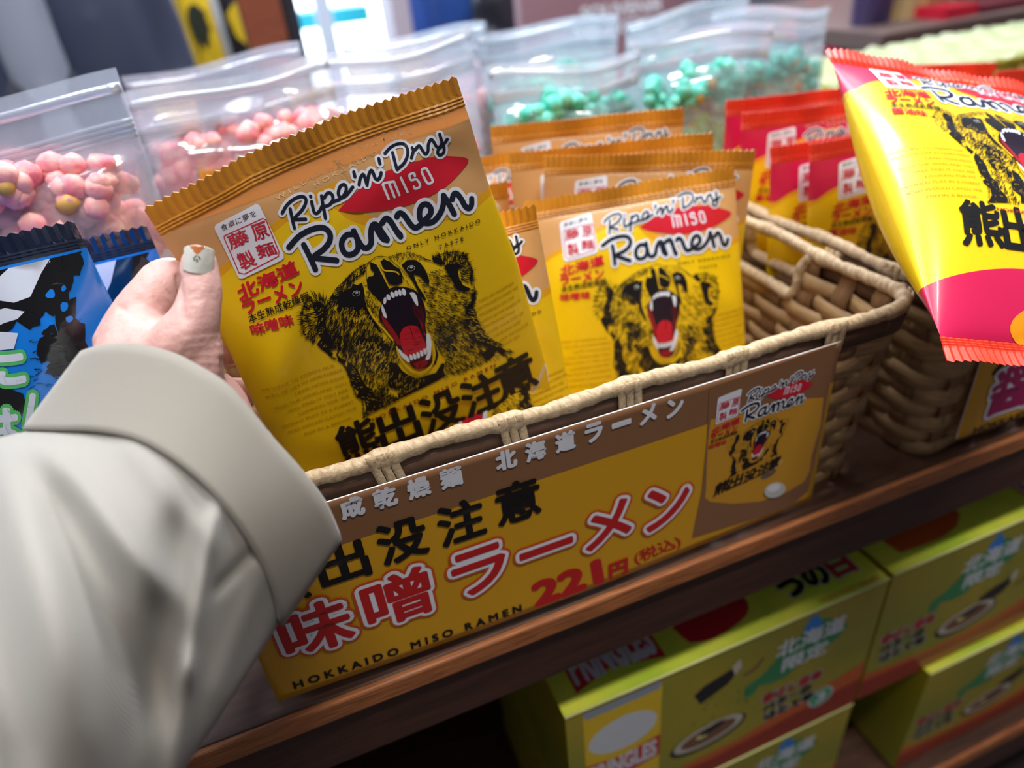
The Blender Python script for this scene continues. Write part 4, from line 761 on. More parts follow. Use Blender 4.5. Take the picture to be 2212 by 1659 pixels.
# heel of the hand beside the packet
chain(bm, [(T(440, 830, .2610), .0090), (T(478, 862, .2640), .0088), (T(505, 905, .2660), .0082), (T(520, 950, .2680), .0075)], 8)
hand = remeshed('person', bm, .0013, 9, [SKIN])
tag(hand, 'left hand with white painted thumbnail in beige coat sleeve holding up the ramen packet', 'person')
def creases(o):
    me = o.data; n = len(me.vertices); P = np.zeros(n * 3); me.vertices.foreach_get('co', P); P = P.reshape(-1, 3); N = np.zeros(n * 3); me.vertices.foreach_get('normal', N); N = N.reshape(-1, 3)
    q = (P - CAM) @ RW; px = CX + q[:, 0] / q[:, 2] * FPX; py = CY + q[:, 1] / q[:, 2] * FPX; d = np.zeros(n)
    def ln(a, b, w_, amp):
        a, b = np.array(a, float), np.array(b, float); e = b - a; L = np.linalg.norm(e); e /= L; t = (px - a[0]) * e[0] + (py - a[1]) * e[1]; s_ = -(px - a[0]) * e[1] + (py - a[1]) * e[0]
        return amp * np.exp(-(s_ / w_) ** 2) * np.exp(-(np.maximum(np.abs(t - L / 2) - L / 2, 0) / 8) ** 2)
    vis = q[:, 2] < .272
    for k in range(9):  # wrinkles at the thumb base / wrist edge
        y = 720 + k * 17; d -= ln((400, y + 6), (478, y - 4 + k * 2), 3.4, .00042) * vis
    for y in (634, 641, 650): d -= ln((405, y + 2), (452, y - 3), 2.4, .00030) * vis
    d -= ln((262, 665), (310, 690), 5, .0008) + ln((322, 575), (372, 640), 3.5, .0006) + ln((300, 610), (345, 655), 3, .0003) + ln((285, 635), (330, 668), 3, .0003)
    d -= ln((385, 600), (398, 690), 6, .0010) * vis
    d -= ln((482, 780), (487, 850), 5, .0012)
    P2_ = P + N * d[:, None]; me.vertices.foreach_set('co', P2_.ravel()); me.update()
creases(hand)
# thumbnail, follows the front of the thumb
NAILW = mat('nail_polish_white', (214, 212, 202), .08, .7, coat=1.0, bump=.25, bscale=300); NAILB = mat('nail_polish_brown', (190, 112, 62), .1, .7, coat=1.0); NAILD = mat('nail_dot', (30, 20, 18), .2)
c0 = T(430, 560, .2488); nr = -unit(ray(428, 558)); upv = unit(camdir((.03, -1, .05))); upv = unit(upv - upv @ nr * nr); rt = np.cross(upv, nr)
def nail(u, v, z=0):
    """u across -1..1, v along 0 (root)..1 (tip)"""
    wd = .00485 * (1 - .10 * (v < .2) * (0.2 - v) * 5); ang = u * 1.02; R = .0064
    ytop = .0052 * math.sqrt(max(0, 1 - (u * .96) ** 2)) ** .6 if False else 0
    y = -.0042 + v * (.0076 + .0014 * (1 - abs(u) ** 2.2)) - (1 - v) * .0010 * (1 - abs(u) ** 2) * 1.0
    return c0 + rt * (math.sin(ang) * R * .92) + nr * (math.cos(ang) * R + .0013 - .0010 * v * v + z) + upv * y
q = MB(); n = 24; V = [nail(-1 + 2 * i / n, j / n) for i in range(n + 1) for j in range(n + 1)]; Vb = [nail(-1 + 2 * i / n, j / n, -.0007) for i in range(n + 1) for j in range(n + 1)]
F = []; mi = []
for i in range(n):
    for j in range(n):
        u, v = -1 + 2 * (i + .5) / n, (j + .5) / n; F.append((i * (n + 1) + j, (i + 1) * (n + 1) + j, (i + 1) * (n + 1) + j + 1, i * (n + 1) + j + 1)); mi.append(1 if v > .64 + abs(u + .12) * .75 and u < .35 else 0)
K = (n + 1) ** 2; F2 = [tuple(K + x for x in f[::-1]) for f in F]
edge = [i * (n + 1) for i in range(n + 1)] + [n * (n + 1) + j for j in range(1, n + 1)] + [i * (n + 1) + n for i in range(n - 1, -1, -1)] + [j for j in range(n - 1, 0, -1)]
F3 = [(x, edge[(k + 1) % len(edge)], K + edge[(k + 1) % len(edge)], K + x) for k, x in enumerate(edge)]
q.V = V + Vb; q.F = F + F2 + F3; q.mi = mi + [0] * (len(F2) + len(F3))
for u, v in ((-.12, .50), (-.28, .54), (.04, .54), (-.02, .60), (-.2, .60), (-.1, .44), (-.25, .47)):
    d_ = MB(); P = [nail(u + .055 * math.cos(a), v + .028 * math.sin(a), .00008) for a in np.arange(8) * .785]; q.add(P, [tuple(range(8))], 2)
nl = q.build('thumbnail', [NAILW, NAILB, NAILD], None, True); nl.parent = hand; nl['label'] = 'glossy white thumbnail with a brown tip and black dots'
# sleeve
CLOTH = mat('coat_twill', (146, 141, 133), .8, .25, sheen=.25); CUFFM = mat('coat_twill_cuff', (138, 131, 120), .8, .25, sheen=.25); STM = mat('stitch_thread', (104, 92, 70), .8)
for mm in (CLOTH, CUFFM):
    nt = mm.node_tree; L = nt.links; b = nt.nodes['Principled BSDF']; tc = nt.nodes.new('ShaderNodeTexCoord'); wv = nt.nodes.new('ShaderNodeTexWave'); wv.inputs['Scale'].default_value = 900; wv.inputs['Distortion'].default_value = 1.5; wv.inputs['Detail'].default_value = 2
    L.new(tc.outputs['Object'], wv.inputs[0]); nz = nt.nodes.new('ShaderNodeTexNoise'); nz.inputs['Scale'].default_value = 1500; L.new(tc.outputs['Object'], nz.inputs[0]); ad = nt.nodes.new('ShaderNodeMath'); ad.operation = 'ADD'; L.new(wv.outputs[1], ad.inputs[0]); L.new(nz.outputs[0], ad.inputs[1])
    bp = nt.nodes.new('ShaderNodeBump'); bp.inputs['Strength'].default_value = .35; bp.inputs['Distance'].default_value = .0003; L.new(ad.outputs[0], bp.inputs['Height']); L.new(bp.outputs[0], b.inputs['Normal'])
arcs = [([(185,768),(230,757),(300,757),(370,775),(420,800),(480,838),(530,893),(580,955),(640,1022),(690,1088),(725,1165)], .240, .2235, .050),
        ([(62,932),(130,934),(210,936),(290,952),(360,987),(430,1042),(490,1108),(540,1182),(575,1250),(595,1310),(600,1346)], .236, .208, .054),
        ([(-60,975),(50,990),(170,1045),(280,1115),(370,1200),(440,1300),(505,1385),(548,1436)], .228, .192, .058),
        ([(-260,1150),(-100,1180),(50,1250),(180,1340),(280,1430),(370,1510),(468,1562)], .216, .173, .062),
        ([(-500,1480),(-250,1500),(-50,1580),(120,1680),(250,1730),(345,1742)], .203, .155, .065),
        ([(-760,1800),(-400,1850),(-100,1950),(100,2000),(215,1960)], .185, .135, .070)]
NS, NBK = 72, 36
def arc_pts(a, t0=1.0):
    P, ze, zm, dp = a; P = smoothline(P, 12); s_ = np.concatenate([[0], np.cumsum(np.linalg.norm(np.diff(P, axis=0), axis=1))]); s_ /= s_[-1]
    t = np.linspace(0, 1, NS); X = np.interp(t, s_, P[:, 0]); Y = np.interp(t, s_, P[:, 1]); z = ze + (zm - ze) * np.sin(np.pi * t) ** .75; fr = np.stack([X, Y, z], 1)
    tb = np.linspace(1, 0, NBK + 2)[1:-1]; L0, R0 = np.array(P[0]), np.array(P[-1]); Bk = L0 + (R0 - L0) * tb[:, None]; zb = ze + dp * np.sin(np.pi * tb) ** .7
    return np.vstack([fr, np.column_stack([Bk, zb])])
RIDG = [((145,1024),(324,1240),42,.0060), ((150,1130),(300,1420),58,-.0075), ((462,1128),(404,1451),17,.0034), ((404,1451),(370,1700),20,.0040), ((385,1170),(330,1500),42,-.0045), ((40,1090),(175,1560),75,.0050), ((540,1200),(480,1262),13,-.0022), ((300,980),(420,1130),34,.0022), ((-40,1150),(30,1600),60,-.0040), ((560,1250),(470,1480),24,.0016)]
def folds(X, sc=1.0):
    out = X.copy()
    for a, b, w_, amp in RIDG:
        a, b = np.array(a, float), np.array(b, float); e = b - a; L = np.linalg.norm(e); e /= L; t = (X[:, 0] - a[0]) * e[0] + (X[:, 1] - a[1]) * e[1]; s_ = -(X[:, 0] - a[0]) * e[1] + (X[:, 1] - a[1]) * e[0]
        out[:, 2] -= sc * amp * np.exp(-(s_ / w_) ** 2) * np.exp(-(np.maximum(np.abs(t - L / 2) - L / 2, 0) / (w_ * 2.4)) ** 2)
    return out
def tube_from(rows, name, m_, thick, parent, fold):
    R_, n = len(rows), len(rows[0]); V = []
    for r in rows:
        r = np.array(r)
        if fold: r[:NS] = folds(r[:NS])
        V += [at(*p) for p in r]
    F = [(i * n + k, i * n + (k + 1) % n, (i + 1) * n + (k + 1) % n, (i + 1) * n + k) for i in range(R_ - 1) for k in range(n)]
    me = mesh_of(name, V, F); o = link(name, me, None, [m_], True); o.parent = parent
    b = bmesh.new(); b.from_mesh(me); bmesh.ops.recalc_face_normals(b, faces=b.faces); b.to_mesh(me); b.free()
    s_ = o.modifiers.new('solid', 'SOLIDIFY'); s_.thickness = thick; s_.offset = -1; return o
A0 = [arc_pts(a) for a in arcs]
def lerp_rows(r0, r1, n): return [r0 + (r1 - r0) * t for t in np.linspace(0, 1, n)]
cuffrows = lerp_rows(A0[0], A0[1], 14)
edge0 = A0[0].copy(); edge0[:, 2] += .0012
cuff = tube_from([edge0] + cuffrows, 'coat_cuff', CUFFM, .0022, hand, False)
mid = np.array(A0[1:]); st = A0[1].copy(); st[:, 2] += .0016; st[:NS, 0] += 6; st[:NS, 1] -= 5
mid[0] = st; rows = []
Q = np.vstack([mid, ]);
par = np.arange(len(mid)); tt = np.linspace(0, len(mid) - 1, 90)
S2_ = smoothline(mid.reshape(len(mid), -1), 18); rows = [r.reshape(-1, 3) for r in S2_]
sleeve = tube_from(rows, 'coat_sleeve', CLOTH, .0012, hand, True)
q = MB()
def dashes(row, off, zf):
    P = np.array(row[:NS]); W3 = np.array([at(p[0], p[1], p[2] - zf) for p in P]); s_ = np.concatenate([[0], np.cumsum(np.linalg.norm(np.diff(W3, axis=0), axis=1))]); t = .001
    while t < s_[-1] - .003:
        a, b = [np.array([np.interp(x, s_, W3[:, i]) for i in range(3)]) for x in (t, t + .0019)]; q.tube([a, (a + b) / 2 + unit(CAM - a) * .0001, b], .00022, 5); t += .0027
for rr_ in (.035, .955):
    q = MB(); dashes(A0[0] + (A0[1] - A0[0]) * rr_, 0, .0006); sg_ = q.build('stitching', [STM], None, False); sg_.parent = cuff

# ---------------- blue foil bags at the left ----------------
K_BLUE = mat('foil_blue', (0, 128, 236), .14, .8, bump=.5, bscale=22, coat=.8); K_BLK = mat('foil_black', (8, 10, 16), .12, .8, bump=.5, bscale=22, coat=.8); K_SLV = mat('foil_white', (214, 222, 240), .16, .8, bump=.5, bscale=22, coat=.8)
K_GRN = mat('ink_green', (84, 186, 104), .3, coat=.5); K_CLR = film('clear_edge', (220, 230, 245), .08, .35, .4)
def splash(a, c, r, n, m, l, seed, asp=1.0, spike=.7):
    g = np.random.default_rng(seed); P = []
    for i in range(n):
        t = 2 * math.pi * i / n; q = r * (1 + spike * (g.random() - .35) * (1 if i % 2 else .25)); P.append((c[0] + q * math.cos(t), c[1] + q * asp * math.sin(t)))
    a.poly(P, m, l)
def blue_art(T):
    a = Art(T); k = K_BLK
    a.poly([(-140,520),(120,500),(110,540),(90,560),(60,640),(20,720),(-40,760),(-140,770)], k, 1); a.poly([(-5,590),(30,560),(110,505),(135,492),(112,640),(88,690),(60,720),(20,700),(-10,705),(-60,660)], k, 1)
    a.poly([(-60,655),(0,600),(40,575),(84,562),(75,610),(56,655),(20,668),(-20,665)], K_SLV, 2); a.poly([(-70,700),(0,680),(46,684),(30,700),(0,710),(-60,740)], K_SLV, 2); a.poly([(-60,735),(-5,728),(34,728),(26,760),(-10,765),(-60,770)], K_SLV, 2)
    a.poly([(0,560),(30,535),(70,520),(110,515),(80,528),(40,545),(10,572)], K_BLUE, 2)
    for c, r, n, sd, asp in (((120,625), 30, 17, 3, .8), ((112,660), 26, 15, 4, 1.2), ((60,700), 20, 13, 5, .7), ((135,690), 22, 15, 6, 1.4), ((110,755), 34, 21, 7, .8), ((150,745), 30, 19, 8, 1.5), ((125,795), 24, 17, 9, .6), ((150,590), 18, 13, 10, 1.5), ((20,540), 22, 13, 11, .6), ((165,800), 30, 17, 12, .9), ((105,722), 14, 11, 13, .8), ((10,870), 50, 17, 14, .6), ((70,520), 30, 15, 15, .35)): splash(a, c, r, n, k, 2, sd, asp)
    for c, r, n, sd, asp in (((100,650), 9, 11, 23, 1.), ((132,675), 8, 9, 24, 1.2), ((128,640), 6, 9, 25, 1), ((60,528), 9, 9, 26, .5), ((145,700), 7, 9, 27, 1)): splash(a, c, r, n, K_BLUE, 3, sd, asp)
    a.hair([(60,740),(150,700),(170,820),(60,860)], 40, (1, -.3), 22, 2.4, k, 3); a.hair([(90,570),(145,500),(140,640)], 24, (.5, -1), 24, 2, k, 3)
    for j in range(26): splash(a, (-260 + (j * 37) % 230, 560 + (j * 71) % 420), 16 + (j * 13) % 26, 15, k if j % 4 else K_SLV, 1, 60 + j, .6 + .1 * (j % 9))
    for ch, q in (('な', [(-98, 700), (-40, 700), (-30, 760), (-90, 766)]), ('に', [(-40, 776), (46, 764), (54, 826), (-30, 838)]), ('し', [(70, 850), (104, 850), (112, 930), (60, 925)]), ('は', [(-40, 880), (40, 880), (46, 940), (-36, 946)])):
        q = np.array(q, float)
        for m_, l, b in ((K_GRN, 4, 12), (K_SLV, 5, 4.5)):
            for j in range(16): a.text(ch, q + np.array([math.cos(j * .3927), math.sin(j * .3927)]) * b, m_, l, .0)
    return a
o_ = swap(.165, .212)
a_ = K_TAN, K_GOLD, K_YEL, K_SEALO
PB = by_corners((-415, 690), (147, 500), .40, (.02, -.20, -.98)) if False else None
tr_ = onY(147, 500, .318); hB = unit((1.0, -.02, .035)); PB = Plane(tr_ - hB * W_, hB, (-.01, -.04, -.99)); dbg('blue', PB.o, PB.world(W_, 0), PB.world(W_, H_))
_packet_src = packet
K_SEALK = mat('foil_seal_black', (12, 30, 60), .14, .8, coat=.6)
def foil_bag(plane, art, seed, T=.020, amp=.004):
    global K_TAN, K_GOLD, K_YEL, K_SEALO
    sv = (K_TAN, K_GOLD, K_YEL, K_SEALO); K_TAN = K_GOLD = K_BLUE; K_YEL = K_BLUE; K_SEALO = K_SEALK
    names = None
    o = packet('snack_bag', 'miso', T=T, p=2.6, seed=seed, amp=amp, plane=plane, art=None, z0=T * .7, nu=70); K_TAN, K_GOLD, K_YEL, K_SEALO = sv
    surf = lambda a, b, z: np.stack([a - W_ / 2, H_ - b, pillow(a, b, T, 2.6, seed, amp) - T * .7 + z], 1)
    for i in range(len(art.it)):  # clip to the face
        V, F, m, l = art.it[i]; V = np.clip(V, (.002, SH + .001), (W_ - .002, H_ - SH - .001)); art.it[i] = (V, F, m, l)
    me = art.mesh(surf, [K_BLUE, K_BLK, K_SLV, K_GRN], cell=.004, z0=.0002, dz=.00008); p = link('printed_graphic', me); p.parent = o
    return o
b1 = foil_bag(PB, blue_art(PB.px), 41); tag(b1, 'glossy blue and black foil snack bag with green outlined kana, front at left edge', 'snack bag', 'blue foil snack bags')
tr_ = onY(313, 505, .362); PB2 = Plane(tr_ - hB * W_, hB, (.03, -.02, -.98)); sh = np.array((165, 14))
b2 = foil_bag(PB2, blue_art(lambda p: PB2.px((p[0] + 160, p[1] * .97 + 30))), 47, T=.016, amp=.007); tag(b2, 'crumpled blue and black foil snack bag squeezed behind the front one, by the hand', 'snack bag', 'blue foil snack bags')
swap(*o_)
# ---------------- clear pouches of popcorn ----------------
FILM = film('clear_pouch_film', (226, 238, 255), .10, .26, .24); ZIP = film('zip_band_film', (232, 242, 255), .15, .5, .35)
PINKP = mat('pink_popcorn', (246, 140, 154), .75, .3, bump=.6, bscale=300, rgb2=(250, 190, 180), vscale=130, sss=.2); MINTP = mat('mint_popcorn', (70, 196, 176), .75, .3, bump=.6, bscale=300, rgb2=(150, 226, 210), vscale=130, sss=.2); KERN = mat('popcorn_hull', (206, 160, 84), .6)
def pouch_face(W, H, T, seed, sgn, nu=36, nv=44):
    r = np.random.default_rng(seed); V = []
    ph = r.uniform(0, 6, 8)
    for i in range(nu + 1):
        for j in range(nv + 1):
            u, v = -1 + 2 * i / nu, j / nv  # v 0 bottom .. 1 top
            e = max(0, 1 - abs(u) ** 3.0); th = T * e ** .6 * (math.sin(min(1, (1 - v) / .55) * math.pi / 2) ** .8 if v > .45 else 1) * (1 - .25 * (1 - v) ** 6)
            if v > .86: th = .0009 + .0006 * math.sin(v * 900)
            wr_ = .0022 * math.sin(u * 5 + ph[0] + v * 6) * math.sin(v * 9 + ph[1]) + .0016 * math.sin(u * 13 * (1 - v) + ph[2]) * e + .0012 * math.sin((u * 7 - v * 17) + ph[3])
            lean = .010 * math.sin(u * 2.2 + ph[4]) * v ** 3
            V.append((u * W / 2 * (1 - .02 * math.sin(v * 3)), -sgn * (th + .0004) - wr_ * e * (1 - v) ** .3 * (v < .9) + lean, v * H + .004 * u * math.sin(ph[5]) * v + .003 * math.cos(u * 3 + ph[6]) * v))
    F = [(i * (nv + 1) + j, (i + 1) * (nv + 1) + j, (i + 1) * (nv + 1) + j + 1, i * (nv + 1) + j + 1) for i in range(nu) for j in range(nv)]; return V, F
def popcorn(name, W, T, fill, seed, m, N=90, sz=.0105):
    r = random.Random(seed); g = np.random.default_rng(seed); bm = Blob(); var = [ICOV * (1 + g.normal(0, .07, (len(ICOV), 1))) for _ in range(12)]
    for k in range(N):
        z = .008 + (fill - .008) * ((k + .5) / N) ** .9; x = r.uniform(-.42, .42) * W; dT = max(.003, T * (1 - abs(2 * x / W) ** 3) ** .6 - sz * 1.12 - .003); y = r.uniform(-1, .4) * dT
        s_ = sz * r.uniform(.75, 1.15); z -= .016 * (2 * x / W) ** 2 * (z > fill * .7)
        for q in range(r.choice((6, 7, 8))):
            off = Vector((r.uniform(-1, 1), r.uniform(-1, 1), r.uniform(-1, 1))) * s_ * .62; bm.ball((x + off.x, y + off.y * .6, z + off.z), s_ * r.uniform(.36, .56), 0, r.choice(var))
        if r.random() < .16: bm.ball((x, y - s_ * .55, z), s_ * .42, 1, r.choice(var))
    me = bm.mesh(name); me.polygons.foreach_set('use_smooth', [True] * len(me.polygons)); return me
PROTO = {}
def pouch(x, y, W, H, yaw, kind, fill, seed, label, tilt=0.0):
    key = (kind, seed)
    root = bpy.data.objects.new('clear_pouch', None); COL.objects.link(root); root.location = (x, y, .0008); root.rotation_euler = (tilt, 0, yaw)
    tag(root, label, 'popcorn pouch', 'clear pouches of %s popcorn' % kind)
    T = .037 if kind == 'pink' else .031
    for nm, sg in (('front_film', 1), ('back_film', -1)): V, F = pouch_face(W, H, T, seed, sg); link(nm, mesh_of(nm, V, F), root, [FILM], True)
    q = MB()
    for k, zf in enumerate((.875, .885, .895, .905, .965)):
        P = [(u * W / 2 * .985, .010 * math.sin(u * 2.2 + np.random.default_rng(seed).uniform(0, 6, 8)[4]) * zf ** 3, zf * H + .004 * u * math.sin(np.random.default_rng(seed).uniform(0, 6, 8)[5]) * zf + .003 * math.cos(u * 3 + np.random.default_rng(seed).uniform(0, 6, 8)[6]) * zf) for u in np.linspace(-1, 1, 24)]
        q.tube(P, .0011 if k < 4 else .0018, 6, flat=1.6 if k == 4 else 1)
    q.build('zip_closure', [ZIP], root, True)
    c = link('popcorn', popcorn('popcorn', W, T, fill, seed, None, (250 if W > .15 else 170) if kind == 'pink' else 230, .0150 if kind == 'pink' else .0115), None, [PINKP if kind == 'pink' else MINTP, KERN]); c.location = root.location; c.rotation_euler = root.rotation_euler
    tag(c, '%s popcorn filling the %s' % (kind, label.split(',')[0]), 'popcorn', 'loose %s popcorn inside pouches' % kind, 'stuff'); return root
pouch(-.135, .424, .165, .256, .04, 'pink', .222, 3, 'clear pouch of pink popcorn at the far left, behind the blue bags', .0)
pouch(.000, .522, .132, .240, .05, 'pink', .206, 5, 'clear pouch of pink popcorn behind the seal of the held packet, second from left', .0)
pouch(.118, .575, .130, .238, -.06, 'pink', .176, 8, 'clear pouch rising behind the top right corner of the held packet, milky', .0)
pouch(-.01, .660, .140, .236, -.02, 'pink', .18, 12, 'clear pouch in the back row under the dark wooden post', .0)
pouch(.170, .700, .140, .232, .10, 'pink', .17, 14, 'clear pouch in the back row below the bright window', .0)
for i, (x, y, W, H, yaw, f, sd, lab) in enumerate(((.246, .535, .128, .214, .06, .186, 21, 'clear pouch of mint green popcorn just right of the held packet'), (.372, .545, .128, .219, -.04, .186, 22, 'clear pouch of mint green popcorn behind the middle of the near basket'), (.462, .565, .120, .224, .03, .184, 23, 'clear pouch of mint green popcorn nearest the golden cartons'),
        (.300, .690, .150, .225, .10, .180, 24, 'clear pouch of green popcorn in the back row, below the blue jacket'), (.450, .680, .150, .222, -.05, .180, 25, 'clear pouch of green popcorn in the back row, below the mauve board'))): pouch(x, y, W, H, yaw, 'green', f, sd, lab)
# ---------------- golden cartons behind the right basket ----------------
GOLD = mat('gold_carton', (196, 176, 56), .22, .7, metal=.5, rgb2=(158, 138, 40), vscale=14, stretch=(6, 6, .6)); GOLDT = film('shrink_wrap', (176, 192, 140), .45, .6, .10); GPAN = mat('carton_cream_panel', (206, 182, 110), .4); GGR = mat('carton_green_panel', (120, 132, 40), .35)
for i, (x0, x1, lab) in enumerate(((.512, .528, None), (.530, .664, 'golden carton with wrinkled wrap behind the right basket, leftmost in its row'), (.668, .802, 'golden carton with wrinkled wrap behind the right basket, middle of its row'), (.806, .940, 'golden carton with wrinkled wrap behind the right basket, cut by the picture edge'))):
    if lab is None: continue
    q = MB(); q.box((x0, .545, .001), (x1, .69, .146)); o = q.build('gold_carton', [GOLD], None, False); bevel(o, .003); tag(o, lab, 'carton', 'golden cartons')
    p = MB()
    for k in range(3): xa = x0 + .008 + k * .043; p.box((xa, .5441, .012), (xa + .017, .5449, .138), 0); p.box((xa + .02, .5441, .012), (xa + .034, .5449, .138), 1)
    for k in range(3): pp = MB(); xa = x0 + .008 + k * .043; pp.box((xa, .5441, .012), (xa + .017, .5449, .138), 0); oo = pp.build('front_panel', [GPAN], None, False); oo.parent = o; pp = MB(); pp.box((xa + .02, .5441, .012), (xa + .034, .5449, .138), 0); oo = pp.build('front_panel', [GGR], None, False); oo.parent = o
    g = MB(); n1, n2 = 40, 22; V = []
    for a in range(n1 + 1):
        for b in range(n2 + 1):
            u, v = a / n1, b / n2; V.append((x0 - .001 + (x1 - x0 + .002) * u, .5435 + .148 * v, .1475 + .0035 * abs(math.sin(u * 9 + i)) * abs(math.sin(v * 14 + u * 6 + i * 2)) + .002 * math.sin(u * 31 + v * 11)))
    g.add(V, [(a * (n2 + 1) + b, (a + 1) * (n2 + 1) + b, (a + 1) * (n2 + 1) + b + 1, a * (n2 + 1) + b + 1) for a in range(n1) for b in range(n2)]); w_ = g.build('wrap', [GOLDT], None, True); w_.parent = o
# ---------------- green snack boxes on the lower shelf ----------------
K_LIME = mat('box_lime', (172, 152, 36), .28, .5, coat=.3, rgb2=(136, 140, 36), vscale=9); K_LIME_LIT = mat('box_lime_top_lit', (232, 228, 84), .3, .5, coat=.3, rgb2=(176, 206, 60), vscale=16); K_CAN = mat('box_can_yellow', (226, 190, 40), .3); K_LID = mat('box_lid_grey', (150, 160, 176), .3); K_OV = mat('box_oval', (206, 212, 220), .3); K_BAN = mat('box_banner', (196, 44, 50), .3)  # box tops get a lighter lime than the fronts: overhead light put into the colour
K_MAP = mat('box_map_green', (50, 134, 84), .3); K_DROP = mat('box_drop_blue', (40, 130, 214), .3); K_NORI = mat('box_nori', (24, 24, 34), .3); K_DISH = mat('box_dish', (120, 84, 60), .35); K_RIMW = mat('box_dish_rim', (196, 190, 176), .35); K_CIR = mat('box_badge_green', (60, 164, 112), .3); K_WAVE = mat('box_wave', (196, 92, 40), .3); K_DOT = mat('box_dots', (60, 70, 30), .3); K_EDGE = mat('box_edge', (226, 228, 150), .3)
YB = .2352
BW_, BH_ = .258, .153
def box_front(a, T, kind):
    # coordinates: x 0..258, y 0..153 (mm) inside the face
    t = lambda p: (p[0] / 1000, p[1] / 1000)
    a.poly([(0, 118), (60, 126), (140, 124), (258, 96), (258, 153), (0, 153)], K_WAVE, 1, t, 1); a.poly([(0, 128), (120, 134), (258, 118), (258, 153), (0, 153)], mat('box_wave_dark', (150, 50, 30), .3), 2, t)
    ox = 12 if kind == 0 else 190
    a.poly([(ox, 8), (ox + 58, 8), (ox + 58, 140), (ox, 140)], K_CAN, 2, t); a.poly([(ox, 4), (ox + 58, 4), (ox + 56, 12), (ox + 2, 12)], K_LID, 3, t)
    a.ell((ox + 29, 44), 26, 19, 0, K_OV, 3, t, 32)
    a.poly([(ox, 66), (ox + 29, 72), (ox + 58, 66), (ox + 58, 92), (ox + 29, 98), (ox, 92)], K_BAN, 4, t); a.text('PRINGLES', [(ox + 3, 71), (ox + 55, 71), (ox + 55, 90), (ox + 3, 90)], K_OV, 5, .05, t)
    mx = 150 if kind == 0 else 62
    P = [(0, 60), (14, 54), (24, 44), (34, 30), (50, 22), (58, 14), (72, 16), (84, 28), (96, 36), (88, 48), (70, 56), (56, 58), (40, 70), (26, 70), (14, 66), (8, 76), (0, 72)]
    a.poly([(x * .92 + mx - 10, y * .95) for x, y in P], K_MAP, 2, t); a.poly([(mx + 34, 20), (mx + 38, 10), (mx + 43, 5), (mx + 49, 12), (mx + 51, 21), (mx + 43, 26)], K_DROP, 3, t, 3)
    a.text('北海道', [(mx + 14, 20), (mx + 74, 20), (mx + 74, 38), (mx + 14, 38)], K_OV, 4, .03, t); a.text('限定', [(mx + 22, 42), (mx + 62, 42), (mx + 62, 58), (mx + 22, 58)], K_OV, 4, .03, t)
    tx, ty = (158, 78) if kind == 0 else (8, 74)
    for k, (s_, w_) in enumerate((('香ばし醤油', 54), ('バターの', 44), ('ほたて味', 46))):
        q = np.array([(tx + k * 3, ty + k * 13), (tx + k * 3 + w_, ty + k * 13), (tx + k * 3 + w_, ty + 11 + k * 13), (tx + k * 3, ty + 11 + k * 13)], float)
        for j in range(8): a.text(s_, q + np.array([math.cos(j * .785), math.sin(j * .785)]) * 1.2, K_OV, 4, .0, t)
        a.text(s_, q, K_NORI if k else K_BAN, 5, .02, t)
    dx, dy = (112, 98) if kind == 0 else (104, 104)
    a.ell((dx, dy), 33, 15, -.1, K_NORI, 3, t, 28); a.ell((dx, dy - 2), 30, 13, -.1, K_RIMW, 4, t, 28); a.ell((dx, dy - 2), 24, 9.5, -.1, K_DISH, 5, t, 24); a.ell((dx + 3, dy - 8), 11, 4, -.3, K_NORI, 6, t); a.ell((dx - 6, dy - 3), 5, 2.5, 0, K_EDGE, 6, t)
    nx, ny = (96, 32) if kind == 0 else (112, 78)
    a.poly([(nx, ny + 6), (nx + 8, ny), (nx + 30, ny - 6), (nx + 34, ny + 2), (nx + 28, ny + 10), (nx + 6, ny + 20)], K_NORI, 3, t); a.poly([(nx + 30, ny - 8), (nx + 36, ny - 14), (nx + 38, ny - 4), (nx + 33, ny + 3)], K_RIMW, 4, t)
    a.stroke([(nx + 42, ny + 8), (nx + 50, ny + 6), (nx + 56, ny - 2)], 3, K_DISH, 3, t)
    for k in range(14): a.ell((84 + 60 * RNG.random(), 50 + 40 * RNG.random()), 1.3, .9, 0, K_DOT, 2, t, 8)
    if kind == 0: a.ell((218, 118), 12, 12, 0, K_OV, 5, t); a.ell((218, 118), 10.5, 10.5, 0, K_CIR, 6, t); a.text('3', [(214, 112), (222, 112), (222, 124), (214, 124)], K_OV, 7, .05, t)
    else: a.ell((215, 118), 26, 14, 0, K_OV, 6, t, 28)
